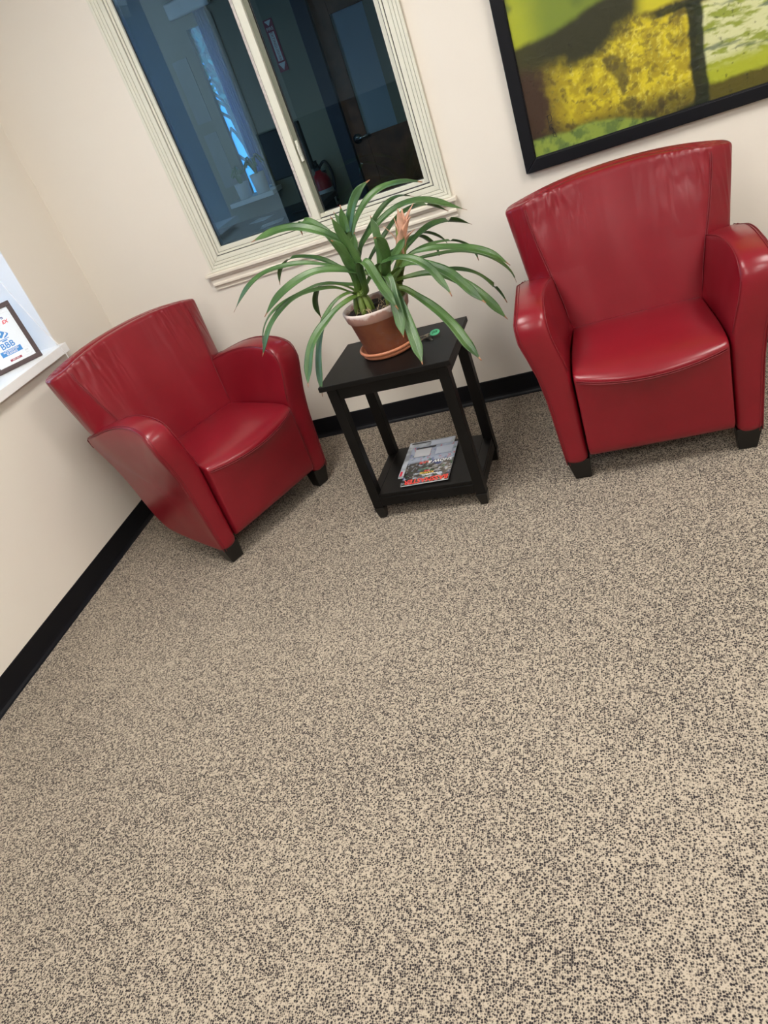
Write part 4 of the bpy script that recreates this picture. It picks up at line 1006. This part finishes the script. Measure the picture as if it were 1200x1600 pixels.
LEAVES = [
    ([(1.526,-0.68,0.841),(1.552,-0.658,0.936),(1.55,-0.654,0.989),(1.526,-0.649,1.037),(1.452,-0.641,1.092),(1.378,-0.634,1.125),(1.305,-0.629,1.134),(1.234,-0.623,1.129),(1.188,-0.62,1.122)], 0.04, 0.5),
    ([(1.526,-0.68,0.841),(1.53,-0.621,0.93),(1.491,-0.587,0.99),(1.454,-0.552,1.055),(1.409,-0.525,1.097),(1.368,-0.507,1.118),(1.341,-0.497,1.107),(1.332,-0.48,1.067)], 0.034, 0.3),
    ([(1.526,-0.68,0.841),(1.535,-0.68,0.933),(1.495,-0.684,0.96),(1.443,-0.689,0.987),(1.381,-0.694,1.012),(1.302,-0.7,1.025),(1.226,-0.706,1.023),(1.162,-0.711,1.002),(1.107,-0.715,0.967),(1.055,-0.72,0.923)], 0.026, 0.5),
    ([(1.526,-0.68,0.841),(1.512,-0.63,0.918),(1.475,-0.614,0.943),(1.412,-0.587,0.982),(1.348,-0.565,1.004),(1.277,-0.543,1.012),(1.219,-0.524,0.986),(1.19,-0.511,0.952),(1.175,-0.5,0.92)], 0.028, 0.2),
    ([(1.526,-0.68,0.841),(1.601,-0.701,0.902),(1.564,-0.712,0.933),(1.507,-0.727,0.963),(1.437,-0.743,0.984),(1.372,-0.758,0.98),(1.304,-0.774,0.96),(1.253,-0.787,0.934),(1.204,-0.8,0.896)], 0.032, 0.7),
    ([(1.526,-0.68,0.841),(1.519,-0.684,0.868),(1.48,-0.691,0.902),(1.421,-0.706,0.926),(1.366,-0.718,0.925),(1.315,-0.729,0.919),(1.257,-0.741,0.906),(1.206,-0.753,0.884),(1.169,-0.763,0.851),(1.146,-0.773,0.81),(1.136,-0.78,0.779)], 0.028, 0.2),
    ([(1.526,-0.68,0.841),(1.502,-0.69,0.868),(1.465,-0.705,0.9),(1.421,-0.721,0.915),(1.358,-0.744,0.923),(1.306,-0.762,0.917),(1.254,-0.782,0.893),(1.213,-0.8,0.862),(1.188,-0.814,0.832),(1.169,-0.828,0.799),(1.15,-0.84,0.769)], 0.026, 0.6),
    ([(1.526,-0.68,0.841),(1.518,-0.628,0.865),(1.478,-0.607,0.873),(1.433,-0.588,0.882),(1.367,-0.563,0.889),(1.326,-0.546,0.862),(1.296,-0.525,0.813),(1.287,-0.5,0.749)], 0.03, 0.1),
    ([(1.526,-0.68,0.841),(1.538,-0.689,0.847),(1.506,-0.73,0.852),(1.461,-0.765,0.841),(1.425,-0.791,0.822),(1.383,-0.823,0.795),(1.352,-0.851,0.762),(1.335,-0.88,0.722),(1.322,-0.909,0.678),(1.315,-0.93,0.646)], 0.036, 0.6),
    ([(1.526,-0.68,0.841),(1.531,-0.689,0.858),(1.501,-0.71,0.869),(1.458,-0.735,0.862),(1.417,-0.762,0.831),(1.391,-0.786,0.795),(1.37,-0.814,0.748),(1.354,-0.844,0.693),(1.345,-0.874,0.636),(1.34,-0.9,0.587)], 0.034, 0.3),
    ([(1.526,-0.68,0.841),(1.568,-0.703,0.846),(1.583,-0.732,0.905),(1.591,-0.752,0.951),(1.605,-0.763,0.976),(1.624,-0.771,0.969),(1.64,-0.789,0.937),(1.659,-0.811,0.898),(1.68,-0.834,0.857),(1.706,-0.86,0.813)], 0.04, 0.0),
    ([(1.658,-0.68,0.846),(1.65,-0.736,0.891),(1.674,-0.75,0.902),(1.683,-0.766,0.88),(1.684,-0.79,0.846),(1.691,-0.82,0.804),(1.695,-0.847,0.766),(1.698,-0.88,0.72)], 0.04, 0.0),
    ([(1.658,-0.68,0.846),(1.657,-0.707,0.879),(1.673,-0.733,0.858),(1.692,-0.77,0.815),(1.706,-0.806,0.773),(1.72,-0.842,0.731),(1.733,-0.882,0.684),(1.746,-0.93,0.629)], 0.042, 0.0),
    ([(1.658,-0.68,0.846),(1.665,-0.684,0.835),(1.7,-0.695,0.827),(1.745,-0.715,0.793),(1.789,-0.739,0.755),(1.824,-0.76,0.717),(1.857,-0.783,0.671),(1.884,-0.807,0.621),(1.909,-0.827,0.583),(1.926,-0.84,0.557)], 0.044, 0.3),
    ([(1.658,-0.68,0.846),(1.641,-0.746,0.934),(1.702,-0.766,0.955),(1.763,-0.786,0.952),(1.812,-0.804,0.93),(1.846,-0.822,0.896),(1.868,-0.838,0.859),(1.887,-0.852,0.828),(1.893,-0.86,0.808)], 0.032, 0.4),
    ([(1.658,-0.68,0.846),(1.665,-0.685,0.879),(1.734,-0.701,0.908),(1.79,-0.717,0.904),(1.839,-0.733,0.881),(1.886,-0.751,0.85),(1.927,-0.771,0.804),(1.96,-0.788,0.764),(1.985,-0.8,0.738)], 0.04, 0.5),
    ([(1.658,-0.68,0.846),(1.666,-0.676,0.854),(1.726,-0.66,0.853),(1.798,-0.667,0.848),(1.857,-0.674,0.822),(1.912,-0.68,0.782),(1.955,-0.687,0.739),(1.994,-0.694,0.681),(2.028,-0.7,0.627)], 0.038, 0.6),
    ([(1.658,-0.68,0.846),(1.67,-0.666,0.855),(1.729,-0.627,0.847),(1.809,-0.61,0.836),(1.889,-0.593,0.813),(1.945,-0.58,0.777),(1.985,-0.567,0.722),(2.01,-0.557,0.671),(2.019,-0.55,0.636)], 0.026, 0.4),
    ([(1.658,-0.68,0.846),(1.71,-0.582,0.899),(1.757,-0.561,0.912),(1.82,-0.534,0.911),(1.88,-0.508,0.895),(1.92,-0.488,0.863),(1.941,-0.471,0.821),(1.943,-0.46,0.789)], 0.026, 0.3),
    ([(1.658,-0.68,0.846),(1.736,-0.638,0.915),(1.794,-0.635,0.922),(1.857,-0.632,0.913),(1.926,-0.629,0.892),(1.983,-0.626,0.866),(2.032,-0.623,0.831),(2.07,-0.62,0.786)], 0.036, 0.5),
    ([(1.658,-0.68,0.846),(1.725,-0.617,0.89),(1.823,-0.604,0.888),(1.886,-0.596,0.879),(1.95,-0.586,0.858),(2.001,-0.578,0.825),(2.043,-0.57,0.779),(2.065,-0.564,0.738),(2.07,-0.56,0.703)], 0.026, 0.4),
    ([(1.658,-0.68,0.846),(1.701,-0.568,0.914),(1.738,-0.538,0.938),(1.785,-0.504,0.959),(1.829,-0.475,0.965),(1.878,-0.445,0.953),(1.914,-0.42,0.931),(1.943,-0.4,0.907)], 0.034, 0.4),
    ([(1.658,-0.68,0.846),(1.648,-0.55,0.923),(1.682,-0.53,0.93),(1.734,-0.499,0.945),(1.776,-0.475,0.945),(1.808,-0.455,0.925),(1.835,-0.434,0.891),(1.843,-0.42,0.862)], 0.022, 0.2),
    ([(1.658,-0.68,0.846),(1.681,-0.552,0.898),(1.734,-0.512,0.938),(1.766,-0.493,0.94),(1.789,-0.474,0.911),(1.804,-0.455,0.873),(1.802,-0.44,0.84)], 0.028, 0.1),
    ([(1.526,-0.68,0.841),(1.544,-0.631,0.962),(1.572,-0.623,0.979),(1.612,-0.61,1.017),(1.666,-0.595,1.048),(1.721,-0.581,1.07),(1.766,-0.57,1.077),(1.817,-0.558,1.07),(1.863,-0.546,1.048),(1.908,-0.534,1.019),(1.959,-0.52,0.985)], 0.04, 0.4),
    ([(1.526,-0.68,0.841),(1.577,-0.576,0.924),(1.606,-0.554,0.953),(1.654,-0.523,0.991),(1.7,-0.493,1.024),(1.736,-0.474,1.036),(1.779,-0.453,1.038),(1.818,-0.433,1.025),(1.852,-0.413,0.997),(1.873,-0.4,0.976)], 0.03, 0.3),
    ([(1.526,-0.68,0.841),(1.556,-0.566,0.971),(1.597,-0.541,1.018),(1.642,-0.517,1.058),(1.682,-0.499,1.084),(1.722,-0.483,1.093),(1.752,-0.471,1.086),(1.779,-0.46,1.071)], 0.03, 0.3),
    ([(1.526,-0.68,0.841),(1.54,-0.6,0.986),(1.554,-0.587,1.033),(1.574,-0.576,1.067),(1.599,-0.566,1.094),(1.639,-0.552,1.126),(1.688,-0.538,1.144),(1.741,-0.524,1.143),(1.791,-0.511,1.133),(1.83,-0.5,1.115)], 0.038, 0.4),
    ([(1.526,-0.68,0.841),(1.548,-0.642,0.997),(1.558,-0.637,1.056),(1.581,-0.632,1.101),(1.607,-0.628,1.143),(1.643,-0.624,1.177),(1.685,-0.62,1.193)], 0.036, 0.8),
    ([(1.526,-0.68,0.841),(1.566,-0.668,0.925),(1.571,-0.666,0.982),(1.561,-0.664,1.051),(1.563,-0.662,1.105),(1.569,-0.66,1.153)], 0.036, 0.9),
    ([(1.526,-0.68,0.841),(1.573,-0.709,0.946),(1.579,-0.714,0.985),(1.565,-0.725,1.048),(1.557,-0.733,1.099),(1.549,-0.74,1.141)], 0.03, 0.9),
    ([(1.526,-0.68,0.841),(1.546,-0.631,0.938),(1.547,-0.62,1.004),(1.536,-0.609,1.076),(1.518,-0.6,1.13)], 0.03, 0.9),
    ([(1.658,-0.68,0.846),(1.666,-0.729,0.905),(1.692,-0.754,0.958),(1.701,-0.775,1.003),(1.7,-0.79,1.036),(1.686,-0.8,1.046)], 0.038, 0.3),
    ([(1.658,-0.68,0.846),(1.632,-0.656,0.901),(1.645,-0.644,0.959),(1.652,-0.631,1.028),(1.647,-0.62,1.083)], 0.03, 0.8),
    ([(1.658,-0.68,0.846),(1.659,-0.677,0.9),(1.687,-0.671,0.934),(1.716,-0.667,0.956),(1.754,-0.66,0.99)], 0.03, 0.8),
    ([(1.526,-0.68,0.841),(1.555,-0.715,0.934),(1.549,-0.729,0.979),(1.548,-0.745,1.031),(1.529,-0.76,1.073)], 0.036, 0.8),
    ([(1.526,-0.68,0.841),(1.556,-0.681,0.93),(1.562,-0.673,0.981),(1.575,-0.665,1.028),(1.586,-0.66,1.055)], 0.032, 0.9),
]

def leaf(P3, w, tw, idx):
    pts = smoothpts([(x - PCX, y - PCY, z - TH - .008) for x, y, z in P3], 7)
    # resample evenly
    L = [0]
    for a, c in zip(pts, pts[1:]): L.append(L[-1] + (c - a).length)
    n = 44; out = []; j = 0
    for k in range(n + 1):
        s_ = L[-1] * k / n
        while j < len(L) - 2 and L[j + 1] < s_: j += 1
        t = (s_ - L[j]) / max(1e-9, L[j + 1] - L[j]); out.append(pts[j].lerp(pts[j + 1], t))
    for _ in range(2): out = [out[0]] + [(out[k - 1] + out[k] * 2 + out[k + 1]) / 4 for k in range(1, n)] + [out[-1]]
    hd = Vector((out[-1].x - out[0].x, out[-1].y - out[0].y, 0))
    if hd.length < .05: hd = Vector((out[n // 2].x - out[0].x + .01, out[n // 2].y - out[0].y, 0))
    hd.normalize(); side0 = Vector((-hd.y, hd.x, 0))
    cols = [-1, -.72, -.4, -.12, 0, .12, .4, .72, 1]
    v = []; uv = []; f = []; prev = None
    for k, p in enumerate(out):
        t = (out[min(k + 1, n)] - out[max(k - 1, 0)]).normalized(); s_ = k / n
        sd = side0 - t * side0.dot(t)
        if sd.length < .2 and prev is not None: sd = prev
        sd.normalize()
        if prev is not None and sd.dot(prev) < 0: sd = -sd
        prev = sd; nr = t.cross(sd).normalized()
        if nr.z < 0 and abs(nr.z) > .3 and k == 0: pass
        # turn the blade a little toward the room
        want = Vector((.25, -.95, .15)); ang = tw * (.35 + .65 * s_)
        flat = (t.cross(want)); 
        if flat.length > .05:
            flat.normalize()
            if flat.dot(sd) < 0: flat = -flat
            sd = (sd * (1 - ang) + flat * ang).normalized(); nr = t.cross(sd).normalized()
        prof = (.62 + .38 * sstep(.0, .12, s_) * 1.0) * (.72 + .28 * sstep(.15, .60, s_)) * (1 - sstep(.80, 1.0, s_) ** 1.5 * .93)
        if s_ < .1: prof = 1.0 - .35 * s_ / .1
        hw = w * .46 * prof
        up_ = nr if nr.z > 0 else -nr
        if up_.z < .15 and nr.y > 0: up_ = nr
        for c in cols:
            fold = .34 * abs(c) ** 1.1 * hw * (1.4 - s_ * .9)
            wav = .0012 * math.sin(s_ * 19 + idx) * c
            v.append(tuple(p + sd * (c * hw) + up_ * (fold + wav))); uv.append((c, s_, idx * .1))
    m_ = len(cols)
    for k in range(n):
        for c in range(m_ - 1): a = k * m_ + c; f.append((a, a + 1, a + m_ + 1, a + m_))
    me = bpy.data.meshes.new('leaf'); me.from_pydata(v, [], f)
    at = me.attributes.new('leafuv', 'FLOAT_VECTOR', 'POINT'); at.data.foreach_set('vector', [q for u in uv for q in u])
    for p in me.polygons: p.use_smooth = True
    me.materials.append(M['leaf']); o = bpy.data.objects.new('leaf', me); link(o, pl)
    so_ = o.modifiers.new('thick', 'SOLIDIFY'); so_.thickness = .0011; so_.offset = 0
for i, (P3, w, tw) in enumerate(LEAVES): leaf(P3, w, tw, i)
# flower spike
fl = empty('flower', (1.700 - PCX, -.62 - PCY, .905 - TH - .008)); fl.parent = pl
ax = (Vector((1.748, -.62, 1.03)) - Vector((1.700, -.62, .905))).normalized()
rot = Vector((0, 0, 1)).rotation_difference(ax).to_matrix().to_4x4()
def bractf(h0, h1, r, a, w, spread, mat, nm):
    h0, h1, r, w, spread = h0 * 1.2, h1 * 1.2, r * 1.2, w * 1.3, spread * 1.1
    b = MB(); n = 10; c_, s_ = math.cos(a), math.sin(a)
    for k in range(n + 1):
        t = k / n; ww = w * (math.sin(math.pi * (.12 + .88 * t)) ** .7) * (1 - t ** 6) + .0004; rr = r * (1 - t * .5) + spread * t ** 2.2; z = h0 + (h1 - h0) * t
        for q in (-1, -.5, 0, .5, 1):
            aa = a; x = rr * c_ - q * ww * s_; y = rr * s_ + q * ww * c_
            rad = -abs(q) ** 2 * ww * .45; b.v.append(tuple(rot @ Vector((x + rad * c_, y + rad * s_, z))))
    for k in range(n):
        for q in range(4): i_ = k * 5 + q; b.f.append((i_, i_ + 1, i_ + 6, i_ + 5))
    o = b.build(nm, mat, fl, smooth=True); so_ = o.modifiers.new('t', 'SOLIDIFY'); so_.thickness = .0012; return o
b = MB(); b.tube([tuple(rot @ Vector((0, 0, -.11))), tuple(rot @ Vector((0, 0, .06)))], [.012, .009], 10); b.build('stalk', M['bract_green'], fl, smooth=True)
for k in range(5): bractf(-.06 + k * .012, .055 + k * .012, .012, k * 2.4 + .4, .014, .016, M['bract_green'], 'green_bract')
for k in range(9): bractf(.015 + k * .007, .085 + k * .010, .013, k * 2.4, .0125, .014 + .006 * (k % 3), M['bract'], 'peach_bract')
bractf(.03, .10, .012, R(-20), .012, .040, M['bract'], 'peach_bract'); bractf(.03, .10, .010, R(190), .003, .055, M['bract'], 'peach_bract')
